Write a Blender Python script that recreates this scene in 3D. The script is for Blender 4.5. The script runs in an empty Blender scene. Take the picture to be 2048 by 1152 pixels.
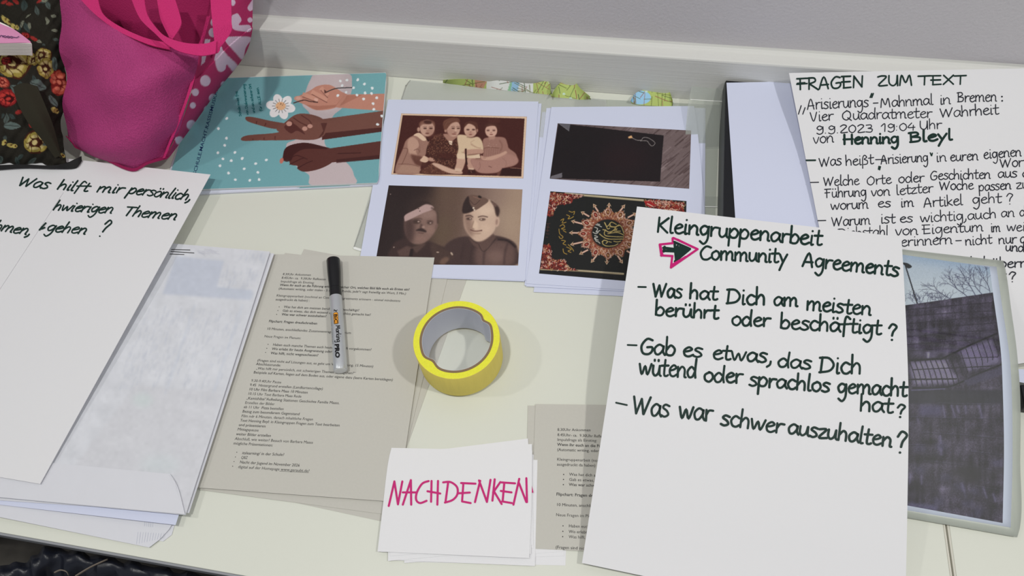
import bpy, math, random
import numpy as np
from mathutils import Matrix, Vector
random.seed(4); RNG = np.random.RandomState(7)
sc = bpy.context.scene
COL = sc.collection
TZ = 0.74                                   # table height (m)
# ---------------------------------------------------------------- camera
FPX, PITCH, ROLL, CH = 1400.0, 1.03283350, -0.109403364, 719.9   # focal length (px), tilt, roll, height over the table (mm)
YAW = math.radians(14.8)
def _basis():
    cp, sp = math.cos(PITCH), math.sin(PITCH)
    fwd = np.array([0, cp, -sp]); right = np.array([1., 0, 0]); up = np.array([0, sp, cp])
    c, s = math.cos(ROLL), math.sin(ROLL)
    r = c*right+s*up; u = -s*right+c*up
    a = YAW; R = np.array([[math.cos(a), -math.sin(a), 0], [math.sin(a), math.cos(a), 0], [0, 0, 1]])
    return R@fwd, R@r, R@u
FW, RT, UP = _basis()
cd = bpy.data.cameras.new('camera'); cam = bpy.data.objects.new('camera', cd); COL.objects.link(cam)
cd.sensor_width = 36; cd.lens = FPX/2048*36; cd.clip_start = .02; cd.clip_end = 30
M = Matrix([[RT[i], UP[i], -FW[i], 0] for i in range(3)]+[[0, 0, 0, 1]])
M.translation = Vector((0, 0, TZ+CH/1000)); cam.matrix_world = M
sc.camera = cam
# ---------------------------------------------------------------- light and exposure
sc.view_settings.view_transform = 'Standard'; sc.view_settings.look = 'None'
sc.view_settings.exposure = 0.0; sc.view_settings.gamma = 1.0; sc.view_settings.use_curve_mapping = False
w = bpy.data.worlds.new('room_light'); sc.world = w; w.use_nodes = True
w.node_tree.nodes['Background'].inputs[0].default_value = (.93, .96, 1, 1)
w.node_tree.nodes['Background'].inputs[1].default_value = 0.24
def lamp(name, x, y, z, power, rad, col):
    d = bpy.data.lights.new(name, 'AREA'); d.shape = 'DISK'; d.size = rad*2; d.energy = power; d.color = col
    o = bpy.data.objects.new(name, d); COL.objects.link(o); o.location = (x, y, TZ+z)
    v = Vector((-.05, .4, TZ))-Vector(o.location); o.rotation_euler = v.to_track_quat('-Z', 'Y').to_euler(); return o
lamp('ceiling_lamp', 1.10, .08, 1.8, 12.0, .05, (1, .98, .94))
lamp('ceiling_lamp', -.36, .02, 1.8, 10.0, .04, (1, .99, .95))
lamp('ceiling_lamp', -1.62, .03, 1.8, 5.0, .05, (1, .98, .94))
# ---------------------------------------------------------------- geometry helpers
def ray(px):
    px = np.atleast_2d(np.asarray(px, float))
    return FW+((px[:, 0]-1024)/FPX)[:, None]*RT-((px[:, 1]-576)/FPX)[:, None]*UP
def at(px, z):
    """points (mm, table frame) seen in direction px of the survey photo at height z over the table"""
    d = ray(px); z = np.asarray(z, float)*np.ones(len(d))
    t = (z-CH)/d[:, 2]
    return np.stack([t*d[:, 0], t*d[:, 1], z], -1)
def lin(c):
    c = np.asarray(c, float)/255.
    return np.where(c <= .04045, c/12.92, ((c+.055)/1.055)**2.4)
EXPO = .86
def alb(c): return np.minimum(lin(c)/EXPO, .93)
_m = {}
def mat(name, col, rough=.6, spec=.3, metal=0, bump=None, noise=None, trans=0, attr=False, weave=None, sheen=0):
    """procedural material; col = colour as it looks in even light"""
    if name in _m: return _m[name]
    m = bpy.data.materials.new(name); m.use_nodes = True; nt = m.node_tree; N = nt.nodes; L = nt.links
    b = N['Principled BSDF']
    b.inputs['Roughness'].default_value = rough; b.inputs['Specular IOR Level'].default_value = spec
    b.inputs['Metallic'].default_value = metal
    if sheen: b.inputs['Sheen Weight'].default_value = sheen
    tc = N.new('ShaderNodeTexCoord')
    if attr:
        a = N.new('ShaderNodeAttribute'); a.attribute_name = 'print'; L.new(a.outputs['Color'], b.inputs['Base Color'])
    else:
        c = list(alb(col))+[1]
        b.inputs['Base Color'].default_value = c
        if noise:
            sx, sy, sz, amt = noise
            mp = N.new('ShaderNodeMapping'); mp.inputs['Scale'].default_value = (sx, sy, sz)
            L.new(tc.outputs['Object'], mp.inputs[0])
            nz = N.new('ShaderNodeTexNoise'); nz.inputs['Scale'].default_value = 1; nz.inputs['Detail'].default_value = 5
            L.new(mp.outputs[0], nz.inputs['Vector'])
            mx = N.new('ShaderNodeMix'); mx.data_type = 'RGBA'
            mx.inputs[6].default_value = [v*(1-amt) for v in c[:3]]+[1]; mx.inputs[7].default_value = [min(.95, v*(1+amt)) for v in c[:3]]+[1]
            L.new(nz.outputs[0], mx.inputs[0]); L.new(mx.outputs[2], b.inputs['Base Color'])
    if bump or weave:
        mp = N.new('ShaderNodeMapping'); L.new(tc.outputs['Object'], mp.inputs[0])
        if weave:
            tx = N.new('ShaderNodeTexVoronoi'); tx.inputs['Scale'].default_value = weave[0]; amt = weave[1]; out = tx.outputs['Distance']
        else:
            mp.inputs['Scale'].default_value = bump[:3]; tx = N.new('ShaderNodeTexNoise'); tx.inputs['Scale'].default_value = 1
            tx.inputs['Detail'].default_value = 4; amt = bump[3]; out = tx.outputs[0]
        L.new(mp.outputs[0], tx.inputs['Vector'])
        bp = N.new('ShaderNodeBump'); bp.inputs['Strength'].default_value = amt; bp.inputs['Distance'].default_value = .001
        L.new(out, bp.inputs['Height']); L.new(bp.outputs[0], b.inputs['Normal'])
    if trans:
        t = N.new('ShaderNodeBsdfTransparent'); t.inputs[0].default_value = (.97, .98, .97, 1)
        mx = N.new('ShaderNodeMixShader'); mx.inputs[0].default_value = 1-trans
        L.new(t.outputs[0], mx.inputs[1]); L.new(b.outputs[0], mx.inputs[2]); L.new(mx.outputs[0], N['Material Output'].inputs[0])
    _m[name] = m; return m
def tag(o, label=None, cat=None, group=None, kind=None):
    if label: o['label'] = label
    if cat: o['category'] = cat
    if group: o['group'] = group
    if kind: o['kind'] = kind
    return o
def W(p):                                     # mm in the table frame -> world metres
    p = np.atleast_2d(np.asarray(p, float))/1000.; p = p.copy(); p[:, 2] += TZ; return p
def link(name, V, F, m, parent=None, smooth=False, col=None, origin=None):
    """one mesh object from world-space verts (m)"""
    V = np.asarray(V, float)
    o3 = parent_loc(parent) if parent is not None else (np.asarray(origin, float) if origin is not None else np.array([*(V[:, :2].min(0)+V[:, :2].max(0))/2, V[:, 2].min()]))
    me = bpy.data.meshes.new(name); me.from_pydata((V-o3).tolist(), [], F if isinstance(F, list) else F.tolist())
    if smooth: me.polygons.foreach_set('use_smooth', [True]*len(me.polygons))
    if col is not None:
        ca = me.color_attributes.new('print', 'FLOAT_COLOR', 'POINT')
        ca.data.foreach_set('color', np.concatenate([col, np.ones((len(col), 1))], 1).astype(np.float32).ravel())
    me.materials.append(m); me.update()
    o = bpy.data.objects.new(name, me); COL.objects.link(o)
    if parent is not None: o.parent = parent
    else: o.location = o3
    return o
def parent_loc(p):
    l = np.array(p.location[:])
    while p.parent: p = p.parent; l = l+np.array(p.location[:])
    return l
def empty(name, loc_mm, **k):
    o = bpy.data.objects.new(name, None); COL.objects.link(o); o.location = W(loc_mm)[0]; o.empty_display_size = .02; tag(o, **k); return o
def box(name, x0, x1, y0, y1, z0, z1, m, parent=None, bev=0):
    V = [(x, y, z) for z in (z0, z1) for y in (y0, y1) for x in (x0, x1)]
    F = [(0, 2, 3, 1), (4, 5, 7, 6), (0, 1, 5, 4), (2, 6, 7, 3), (0, 4, 6, 2), (1, 3, 7, 5)]
    o = link(name, W(V), F, m, parent)
    if bev:
        b = o.modifiers.new('b', 'BEVEL'); b.width = bev/1000; b.segments = 2
    return o
def crom(P, n, closed=False):
    """Catmull-Rom through points, n steps per span"""
    P = np.asarray(P, float); k = len(P)
    if k < 3 and not closed: return P
    Q = []
    for i in range(k if closed else k-1):
        g = lambda j: P[j % k] if closed else P[min(max(j, 0), k-1)]
        p0, p1, p2, p3 = g(i-1), g(i), g(i+1), g(i+2)
        t = (np.arange(n)/n)[:, None]
        Q.append(.5*((2*p1)+(-p0+p2)*t+(2*p0-5*p1+4*p2-p3)*t*t+(-p0+3*p1-3*p2+p3)*t**3))
    Q = np.concatenate(Q)
    return Q if closed else np.concatenate([Q, P[-1:]])
def resample(P, n):
    P = np.asarray(P, float); d = np.r_[0, np.cumsum(np.linalg.norm(np.diff(P[:, :2], axis=0), axis=1))]
    t = np.linspace(0, d[-1], n); return np.stack([np.interp(t, d, P[:, k]) for k in range(P.shape[1])], -1)
def gridfaces(nu, nv, off=0):
    i = np.arange(nu-1)[None, :]+np.arange(nv-1)[:, None]*nu
    i = i.ravel()+off
    return np.stack([i, i+nu, i+nu+1, i+1], -1)
def solid(T, nu, nv, thick, down=None):
    """closed slab from a grid of points T (nv*nu, mm) and thickness along -z (or vector field down)"""
    D = T.copy(); D[:, 2] -= thick
    if down is not None: D = T+down*thick
    n = len(T); F = gridfaces(nu, nv).tolist(); G = gridfaces(nu, nv, n)[:, ::-1].tolist()
    b = list(range(nu))+[nu*(j+1)-1 for j in range(1, nv)]+[nu*nv-2-k for k in range(nu-1)]+[nu*j for j in range(nv-2, 0, -1)]
    S = [(b[k], b[(k+1) % len(b)], b[(k+1) % len(b)]+n, b[k]+n) for k in range(len(b))]
    return np.concatenate([T, D]), F+G+S
def zfield(z):
    z = np.atleast_2d(np.asarray(z, float))
    def f(u, v):
        nv, nu = z.shape
        u = np.nan_to_num(np.asarray(u, float), nan=.5); v = np.nan_to_num(np.asarray(v, float), nan=.0)
        if z.size == 1: return np.full(u.shape, z[0, 0])
        a = np.clip(u, 0, 1)*(nu-1); b = np.clip(v, 0, 1)*(nv-1)
        # smooth (cosine-free) cubic-hermite free version: bilinear on a pre-smoothed lattice
        i = np.clip(a.astype(int), 0, max(nu-2, 0)); j = np.clip(b.astype(int), 0, max(nv-2, 0))
        s = a-i; t = b-j; i2 = np.minimum(i+1, nu-1); j2 = np.minimum(j+1, nv-1)
        return (z[j, i]*(1-s)+z[j, i2]*s)*(1-t)+(z[j2, i]*(1-s)+z[j2, i2]*s)*t
    return f
def smoothz(rows, n=17):
    """rows: list of z values down the sheet -> finely interpolated column, or grid"""
    r = np.atleast_2d(np.asarray(rows, float))
    if r.shape[0] == 1: r = r.T
    return crom(r, n)
def hcurve(P, n=8):
    """smooth curve through unevenly spaced points without overshoot"""
    P = np.asarray(P, float); k = len(P)
    if k < 3: return P
    D = np.linalg.norm(np.diff(P, axis=0), axis=1); U = np.diff(P, axis=0)/D[:, None]
    T = [U[0]]+[(U[i-1]+U[i])/2 for i in range(1, k-1)]+[U[-1]]; Q = []
    for i in range(k-1):
        t = (np.arange(n)/n)[:, None]; L_ = D[i]
        Q.append((2*t**3-3*t*t+1)*P[i]+(t**3-2*t*t+t)*T[i]*L_+(-2*t**3+3*t*t)*P[i+1]+(t**3-t*t)*T[i+1]*L_)
    return np.concatenate(Q+[P[-1:]])
class Sheet:
    """a sheet of paper or film: left and right edges as point lists (surveyed), z lattice over it"""
    def __init__(s, L, R, z, hom=True):
        s.L = np.asarray(L, float); s.R = np.asarray(R, float); s.z = zfield(z)
        s.hom = hom and len(L) == 2 and len(R) == 2
        if s.hom:
            src = [(0, 0), (1, 0), (1, 1), (0, 1)]; dst = [s.L[0], s.R[0], s.R[1], s.L[1]]
            A = []; b = []
            for (u, v), (x, y) in zip(src, dst):
                A += [[u, v, 1, 0, 0, 0, -u*x, -v*x], [0, 0, 0, u, v, 1, -u*y, -v*y]]; b += [x, y]
            s.H = np.r_[np.linalg.solve(np.array(A, float), np.array(b, float)), 1].reshape(3, 3)
        else:
            s.Lr = resample(hcurve(s.L), 65); s.Rr = resample(hcurve(s.R), 65)
    def P(s, u, v):
        u = np.asarray(u, float); v = np.asarray(v, float)
        if s.hom:
            q = np.stack([u, v, np.ones_like(u)], 0); r = s.H@q; return (r[:2]/r[2]).T
        t = v*64; i = np.clip(t.astype(int), 0, 63); f = (t-i)[:, None]
        l = s.Lr[i]*(1-f)+s.Lr[i+1]*f; r = s.Rr[i]*(1-f)+s.Rr[i+1]*f
        return l*(1-u[:, None])+r*u[:, None]
    def uv(s, px):
        px = np.atleast_2d(px).astype(float)
        if s.hom:
            r = np.linalg.inv(s.H)@np.stack([px[:, 0], px[:, 1], np.ones(len(px))]); return (r[0]/r[2]), (r[1]/r[2])
        u = np.full(len(px), .5); v = np.full(len(px), .5)
        for _ in range(10):
            e = 1e-3; p = s.P(u, v); du = (s.P(u+e, v)-p)/e; dv = (s.P(u, v+e)-p)/e; d = px-p
            det = du[:, 0]*dv[:, 1]-du[:, 1]*dv[:, 0]
            det = np.where(np.abs(det) < 1., 1., det)
            u = u+(d[:, 0]*dv[:, 1]-d[:, 1]*dv[:, 0])/det; v = v+np.clip((du[:, 0]*d[:, 1]-du[:, 1]*d[:, 0])/det, -.3, .3)
            u = np.clip(u, -.5, 1.5); v = np.clip(v, -.2, 1.2)
        return u, v
    def on(s, px, lift=.25):
        u, v = s.uv(px); return at(px, s.z(u, v)+lift)
    def grid(s, nu, nv):
        U, V = np.meshgrid(np.linspace(0, 1, nu), np.linspace(0, 1, nv)); U = U.ravel(); V = V.ravel()
        return at(s.P(U, V), s.z(U, V))
    def build(s, name, m, nu=9, nv=13, thick=.22, parent=None, smooth=True, **k):
        V, F = solid(s.grid(nu, nv), nu, nv, thick)
        s.o = link(name, W(V), F, m, parent, smooth=smooth)
        if smooth:
            a = s.o.data; 
            try: a.set_sharp_from_angle(angle=math.radians(40))
            except Exception: pass
        tag(s.o, **k); return s.o
def quad(TL, TR, BR, BL, z, **k): return Sheet([TL, BL], [TR, BR], z, **k)
# ---------------------------------------------------------------- ink: strokes, hand lettering, printed lettering
def ribbon(P, w):
    """flat pen stroke of width w with round ends, in survey pixels; returns verts, faces"""
    P = np.asarray(P, float)
    if len(P) == 1 or np.abs(P-P[0]).max() < .3:
        a = np.arange(10)*math.tau/10; c = P.mean(0)
        return np.stack([c[0]+w*.5*np.cos(a), c[1]+w*.5*np.sin(a)], -1), [tuple(range(10))]
    keep = [0]+[i for i in range(1, len(P)) if np.linalg.norm(P[i]-P[i-1]) > .05]; P = P[keep]
    T = np.gradient(P, axis=0); T /= np.linalg.norm(T, axis=1)[:, None]+1e-9
    Nn = np.stack([-T[:, 1], T[:, 0]], -1)*w/2
    n = len(P); V = [*(P+Nn), *(P-Nn)]; F = [(i, i+1, n+i+1, n+i) for i in range(n-1)]
    for c, t, nn in ((P[0], -T[0], Nn[0]), (P[-1], T[-1], Nn[-1])):
        b = len(V); k = 6
        for j in range(k+1):
            a = math.pi*j/k; V.append(c+nn*math.cos(a)+t*(w/2)*math.sin(a))
        F.append(tuple(range(b, b+k+1)))
    return np.array(V), F
class Ink:
    def __init__(s): s.V = []; s.F = []; s.n = 0; s.k = 0; s.z = []
    def add(s, V, F):
        s.V.append(V); s.k += 1; s.z.append(np.full(len(V), (s.k*5 % 13)*.012)); s.F += [tuple(i+s.n for i in f) for f in F]; s.n += len(V)
    def stroke(s, P, w, smooth=True):
        P = np.asarray(P, float)
        if smooth and len(P) > 2: P = crom(P, 5)
        s.add(*ribbon(P, w))
    def build(s, name, sheet, m, lift=.25, label=None, parent=None):
        if not s.n: return
        V = np.concatenate(s.V); T = sheet.on(V, lift); T[:, 2] += np.concatenate(s.z)
        o = link(name, W(T), s.F, m, parent or sheet.o)
        if label: o['label'] = label
        return o
G = {}
def glyphs(txt):
    for ln in txt.strip().splitlines():
        p = ln.split('|'); ch, adv = p[0].split()
        G[ch] = (float(adv), [np.array([float(q) for q in s.replace(',', ' ').split()]).reshape(-1, 2) for s in p[1:]])
glyphs('''
a .95|.78,.85 .45,1 .1,.6 .2,.1 .5,.08 .8,.55 .82,.95 .8,.35 .97,.02
b .9|.12,1.75 .12,.05|.12,.5 .45,.95 .8,.6 .65,.08 .3,0 .1,.15
c .8|.75,.85 .4,1 .1,.55 .25,.08 .55,0 .8,.2
d 1|.75,.75 .45,1 .1,.55 .25,.05 .6,.1 .82,.6|.88,1.75 .82,.6 .88,.02
e .85|.12,.5 .5,.6 .75,.8 .5,1 .15,.65 .2,.15 .5,0 .85,.2
f .75|.8,1.5 .5,1.75 .35,1.2 .3,-.45|.05,.85 .7,.92
g .95|.78,.85 .4,1 .1,.6 .3,.1 .65,.3 .82,.95|.82,.95 .8,-.3 .5,-.85 .15,-.6
h .92|.12,1.75 .12,.02|.12,.5 .45,.98 .72,.75 .75,.02
i .42|.2,.95 .18,.05 .35,.05|.22,1.42 .22,1.43
j .45|.3,.95 .28,-.4 .02,-.7|.3,1.42 .3,1.43
k .82|.12,1.75 .12,.02|.7,.95 .15,.42|.2,.45 .75,.02
l .42|.2,1.75 .16,.15 .38,.02
m 1.4|.1,.95 .12,.02|.12,.55 .4,.98 .62,.8 .64,.02|.64,.55 .95,.98 1.18,.75 1.2,.1 1.35,.03
n .95|.1,.95 .12,.02|.12,.5 .45,.98 .75,.75 .76,.1 .9,.02
o .88|.5,1 .12,.7 .15,.2 .5,0 .8,.4 .72,.85 .45,1
p .92|.1,.95 .08,-.8|.1,.55 .45,1 .8,.65 .65,.12 .3,.05 .1,.25
q .92|.78,.85 .4,1 .1,.6 .3,.08 .65,.3 .82,.95 .82,-.8
r .7|.12,.95 .14,.02|.14,.5 .35,.9 .7,.92
s .75|.7,.9 .35,1 .15,.75 .5,.5 .65,.2 .35,0 .05,.1
t .7|.35,1.5 .3,.2 .5,.02 .68,.12|.02,.95 .7,1
u .92|.12,.95 .12,.3 .35,.02 .65,.3 .76,.95|.76,.95 .78,.2 .92,.02
v .8|.05,.95 .35,.03 .75,.98
w 1.25|.05,.95 .3,.03 .6,.8 .85,.03 1.2,1
x .8|.1,.95 .7,.02|.7,.98 .08,0
y .85|.1,.95 .4,.15|.8,.98 .4,.05 .1,-.8
z .8|.08,.9 .7,.95 .1,.05 .8,.08
ä .95|.78,.85 .45,1 .1,.6 .2,.1 .5,.08 .8,.55 .82,.95 .8,.35 .97,.02|.3,1.4 .3,1.5|.65,1.4 .65,1.5
ö .88|.5,1 .12,.7 .15,.2 .5,0 .8,.4 .72,.85 .45,1|.3,1.4 .3,1.5|.65,1.4 .65,1.5
ü .92|.12,.95 .12,.3 .35,.02 .65,.3 .76,.95|.76,.95 .78,.2 .92,.02|.25,1.4 .25,1.5|.62,1.4 .62,1.5
ß .9|.08,-.6 .15,1 .4,1.55 .7,1.2 .35,.9 .75,.6 .7,.1 .25,.02
, .4|.3,.15 .25,-.2 .02,-.45
. .4|.15,.05 .16,.05
: .4|.15,.15 .16,.15|.17,.85 .18,.85
- .7|.05,.5 .6,.52
? .8|.05,1.2 .35,1.6 .75,1.35 .45,.85 .35,.45|.32,.02 .34,.02
A 1.15|.05,0 .55,1.55 .95,0|.15,.5 .95,.55
B 1.05|.15,1.5 .15,0|.0,1.45 .6,1.5 .75,1.1 .2,.8|.2,.8 .85,.65 .75,.1 .05,0
C 1.15|1.1,1.4 .6,1.5 .12,.8 .3,.1 .75,0 1.1,.25
D 1.2|.2,1.45 .1,.0|.0,1.4 .7,1.4 1.1,.8 .8,.2 .0,0
E 1.05|.2,1.5 .18,0|.0,1.5 .9,1.5|.0,.78 .85,.8|.15,0 .9,.05
F 1|.3,1.5 .28,0|.0,1.48 .95,1.5|.0,.85 .75,.9
G 1.15|1.0,1.4 .55,1.5 .12,.8 .25,.1 .7,0 1.0,.3 1.0,.7 .6,.68
H 1.2|.15,1.5 .15,0|1.0,1.5 1.0,0|.05,.75 1.1,.78
K 1.05|.15,1.5 .12,0|.95,1.5 .2,.7|.2,.75 .95,0
M 1.5|.1,0 .3,1.5 .7,.4 1.1,1.5 1.3,0
N 1.25|.1,0 .2,1.5|.2,1.5 .95,.05|.95,.05 1.05,1.5
O 1.25|.65,1.5 .15,1 .15,.3 .6,0 1.05,.5 1,1.2 .6,1.5
Q 1.3|.65,1.5 .15,1 .15,.3 .6,0 1.05,.5 1,1.2 .6,1.5|.7,.35 1.15,-.1
R 1.15|.2,1.5 .15,0|.0,1.45 .7,1.45 .8,1 .2,.7|.25,.7 1.1,-.1
S .95|.85,1.35 .45,1.5 .15,1.15 .5,.8 .8,.4 .4,0 .05,.15
L .9|.15,1.5 .12,.05 .85,.05
T 1.1|.55,1.5 .5,0|.0,1.45 1.05,1.5
U 1.1|.1,1.5 .12,.4 .5,0 .85,.4 .95,1.5|.95,1.5 .97,.0
V .95|.05,1.5 .4,.02 .85,1.5
W 1.6|.05,1.45 .35,.05|.35,.05 .75,1.3|.75,1.3 1.0,.05|1.0,.05 1.5,1.5
X 1.05|.1,1.5 .95,0|.95,1.5 .05,0
Z 1.1|.05,1.35 .5,1.5 .9,1.3 .1,.05 1.0,.05
0 .95|.5,1.45 .12,1 .15,.3 .5,0 .82,.5 .78,1.1 .5,1.45
1 .7|.05,1 .45,1.45 .42,0
2 .95|.1,1.2 .45,1.5 .75,1.15 .1,.05 .85,.08
3 .85|.1,1.4 .6,1.45 .65,1.0 .3,.8|.3,.8 .75,.6 .6,.05 .05,.1
4 .9|.5,1.45 .08,.6 .85,.62|.65,1 .6,0
9 .9|.75,1.1 .4,1.4 .12,1 .4,.65 .75,1.0|.78,1.25 .75,.2 .4,-.15 .1,.05
''')
def hand(ink, word, x0, y0, x1, y1, xh, pen, slant=0.0, jit=.03, capk=1.0):
    """hand lettering of one word along a baseline"""
    tot = sum(G[c][0] for c in word if c != ' ')+.0+.5*word.count(' ')
    d = np.array([x1-x0, y1-y0], float); ex = d/tot; L = np.linalg.norm(d); up = np.array([d[1]/L, -d[0]/L])*xh
    cx = 0.
    for c in word:
        if c == ' ': cx += .5; continue
        adv, ss = G[c]; jy = random.uniform(-jit, jit); sc_ = 1+random.uniform(-jit, jit)
        for st in ss:
            q = st.copy()
            if c.isupper() or c in '0123456789': q[:, 1] *= capk
            q = q+np.array([random.uniform(-jit, jit)*.6, jy]); q[:, 1] *= sc_
            P = np.array([x0, y0])+(cx+q[:, :1])*ex+q[:, 1:]*up
            P[:, 0] += q[:, 1]*xh*slant
            ink.stroke(P, pen*random.uniform(.93, 1.07))
        cx += adv
_tc = {}
def text_mesh(s, bold=0):
    k = (s, bold)
    if k in _tc: return _tc[k]
    cu = bpy.data.curves.new('t', 'FONT'); cu.body = s; cu.size = 1; cu.resolution_u = 2; cu.offset = bold
    o = bpy.data.objects.new('t', cu); COL.objects.link(o)
    dg = bpy.context.evaluated_depsgraph_get(); dg.update()
    me = o.evaluated_get(dg).to_mesh()
    V = np.array([v.co[:2] for v in me.vertices]); F = [tuple(p.vertices) for p in me.polygons]
    o.evaluated_get(dg).to_mesh_clear(); bpy.data.objects.remove(o); bpy.data.curves.remove(cu)
    _tc[k] = (V, F); return V, F
def printed(ink, s, x0, y0, x1, y1, size, shear=0.0, bold=0.0, up=None):
    V, F = text_mesh(s, bold)
    if not len(V): return
    wd = V[:, 0].max(); d = np.array([x1-x0, y1-y0], float); L = np.linalg.norm(d)
    u = np.array([d[1]/L, -d[0]/L])*size if up is None else np.array(up, float)*size
    P = np.array([x0, y0])+V[:, :1]/wd*d+V[:, 1:]*u
    P[:, 0] += V[:, 1]*size*shear
    ink.add(P, F)
# ---------------------------------------------------------------- printed pictures (colour of the print, carried by the vertices of a fine grid)
def blur2(a, r):
    r = int(round(r))
    if r < 1: return a
    for ax in (0, 1):
        for _ in range(2):
            pad = [(0, 0)]*a.ndim; pad[ax] = (r+1, r)
            c = np.cumsum(np.pad(a, pad, mode='edge'), axis=ax)
            n = a.shape[ax]
            a = (np.take(c, range(2*r+1, 2*r+1+n), axis=ax)-np.take(c, range(0, n), axis=ax))/(2*r+1)
    return a
def inside(pts, X, Y):
    m = np.zeros(X.shape, bool); n = len(pts)
    for i in range(n):
        x1, y1 = pts[i]; x2, y2 = pts[(i+1) % n]
        if y1 == y2: continue
        c = ((y1 > Y) != (y2 > Y)) & (X < (x2-x1)*(Y-y1)/(y2-y1)+x1)
        m ^= c
    return m
class Canvas:
    def __init__(s, x0, y0, x1, y1, k=2.0, bg=(0, 0, 0)):
        s.x0, s.y0, s.k = x0, y0, k; s.w = int((x1-x0)*k); s.h = int((y1-y0)*k)
        s.a = np.ones((s.h, s.w, 3))*np.array(bg, float); s.f = (1, 0, 0)
    def frame(s, scale, ox, oy): s.f = (scale, ox, oy)
    def tc(s, P):
        P = np.asarray(P, float).reshape(-1, 2); sc_, ox, oy = s.f
        return np.stack([(P[:, 0]/sc_+ox-s.x0)*s.k, (P[:, 1]/sc_+oy-s.y0)*s.k], -1)
    def mask(s, P, pad=2):
        x0, y0 = np.floor(P.min(0)-pad).astype(int); x1, y1 = np.ceil(P.max(0)+pad).astype(int)
        x0, y0 = max(x0, 0), max(y0, 0); x1, y1 = min(x1, s.w), min(y1, s.h)
        if x1 <= x0 or y1 <= y0: return None
        X, Y = np.meshgrid(np.arange(x0, x1)+.5, np.arange(y0, y1)+.5)
        m = sum(inside(P, X+dx, Y+dy).astype(float) for dx, dy in ((-.25, -.25), (.25, -.25), (-.25, .25), (.25, .25)))/4
        return m, x0, y0, x1, y1
    def put(s, r, col, al, blur):
        if r is None: return
        m, x0, y0, x1, y1 = r
        if blur: m = blur2(m, blur*s.k/s.f[0])
        m = (m*al)[..., None]; s.a[y0:y1, x0:x1] = s.a[y0:y1, x0:x1]*(1-m)+np.array(col, float)*m
    def poly(s, P, col, al=1, blur=0, sm=0):
        P = s.tc(P)
        if sm: P = crom(P, 6, True)
        s.put(s.mask(P, 2+2.2*blur*s.k/s.f[0]), col, al, blur)
    def ell(s, cx, cy, rx, ry, col, rot=0, al=1, blur=0):
        a = np.arange(28)*math.tau/28; x = rx*np.cos(a); y = ry*np.sin(a); c, q = math.cos(rot), math.sin(rot)
        s.poly(np.stack([cx+x*c-y*q, cy+x*q+y*c], -1), col, al, blur)
    def line(s, P, wd, col, al=1, blur=0, sm=1):
        P = np.asarray(P, float).reshape(-1, 2)
        if sm and len(P) > 2: P = crom(P, 6)
        T = np.gradient(P, axis=0) if len(P) > 1 else np.array([[1, 0]]); T /= np.linalg.norm(T, axis=1)[:, None]+1e-9
        N_ = np.stack([-T[:, 1], T[:, 0]], -1)*wd/2
        for i in range(0, len(P)-1, 12):
            j = min(i+13, len(P))
            s.poly(np.concatenate([(P+N_)[i:j], (P-N_)[i:j][::-1]]), col, al, blur)
    def noise(s, amp, scale=1, P=None, sx=None):
        h, w_ = s.h, s.w; gx = max(2, int(w_/(sx or scale))+2); gy = max(2, int(h/scale)+2)
        g = RNG.randn(gy, gx); yi = np.linspace(0, gy-1.001, h); xi = np.linspace(0, gx-1.001, w_)
        a = yi.astype(int); b = xi.astype(int); fy = (yi-a)[:, None]; fx = (xi-b)[None, :]
        n = (g[a][:, b]*(1-fx)+g[a][:, b+1]*fx)*(1-fy)+(g[a+1][:, b]*(1-fx)+g[a+1][:, b+1]*fx)*fy
        n = n[..., None]*amp
        if P is not None:
            r = s.mask(s.tc(P)); m, x0, y0, x1, y1 = r; s.a[y0:y1, x0:x1] += n[y0:y1, x0:x1]*m[..., None]
        else: s.a += n
    def speck(s, P, n, col, r, al=.8, al2=None):
        """n small marks scattered inside a polygon"""
        P = np.asarray(P, float).reshape(-1, 2); lo, hi = P.min(0), P.max(0); c = 0
        while c < n:
            q = lo+RNG.rand(2)*(hi-lo)
            if inside(P, np.array([[q[0]]]), np.array([[q[1]]]))[0, 0]:
                s.ell(q[0], q[1], r*RNG.uniform(.5, 1.3), r*RNG.uniform(.3, 1), col, RNG.uniform(0, 3), al)
            c += 1
    def sample(s, px):
        x = np.clip((px[:, 0]-s.x0)*s.k-.5, 0, s.w-1.001); y = np.clip((px[:, 1]-s.y0)*s.k-.5, 0, s.h-1.001)
        a = y.astype(int); b = x.astype(int); fy = (y-a)[:, None]; fx = (x-b)[:, None]
        c = (s.a[a, b]*(1-fx)+s.a[a, b+1]*fx)*(1-fy)+(s.a[a+1, b]*(1-fx)+s.a[a+1, b+1]*fx)*fy
        return alb(np.clip(c, 0, 255))
def picture(name, canvas, L, R, sheet, parent, step=1.0, lift=.12, label=None, rough=.45):
    """flat print on a sheet: its outline surveyed, its colours sampled from the painted canvas"""
    pic = Sheet(L, R, 0); wpx = np.linalg.norm(np.array(R[0], float)-L[0]); hpx = np.linalg.norm(np.array(L[-1], float)-L[0])
    nu, nv = int(wpx/step)+2, int(hpx/step)+2
    U, V = np.meshgrid(np.linspace(0, 1, nu), np.linspace(0, 1, nv)); px = pic.P(U.ravel(), V.ravel())
    T = sheet.on(px, lift)
    o = link(name, W(T), gridfaces(nu, nv)[:, ::-1], mat('print_ink_%d' % int(rough*100), 0, rough=rough, spec=.35, attr=True), parent, smooth=True, col=canvas.sample(px))
    if label: o['label'] = label
    return o
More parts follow.
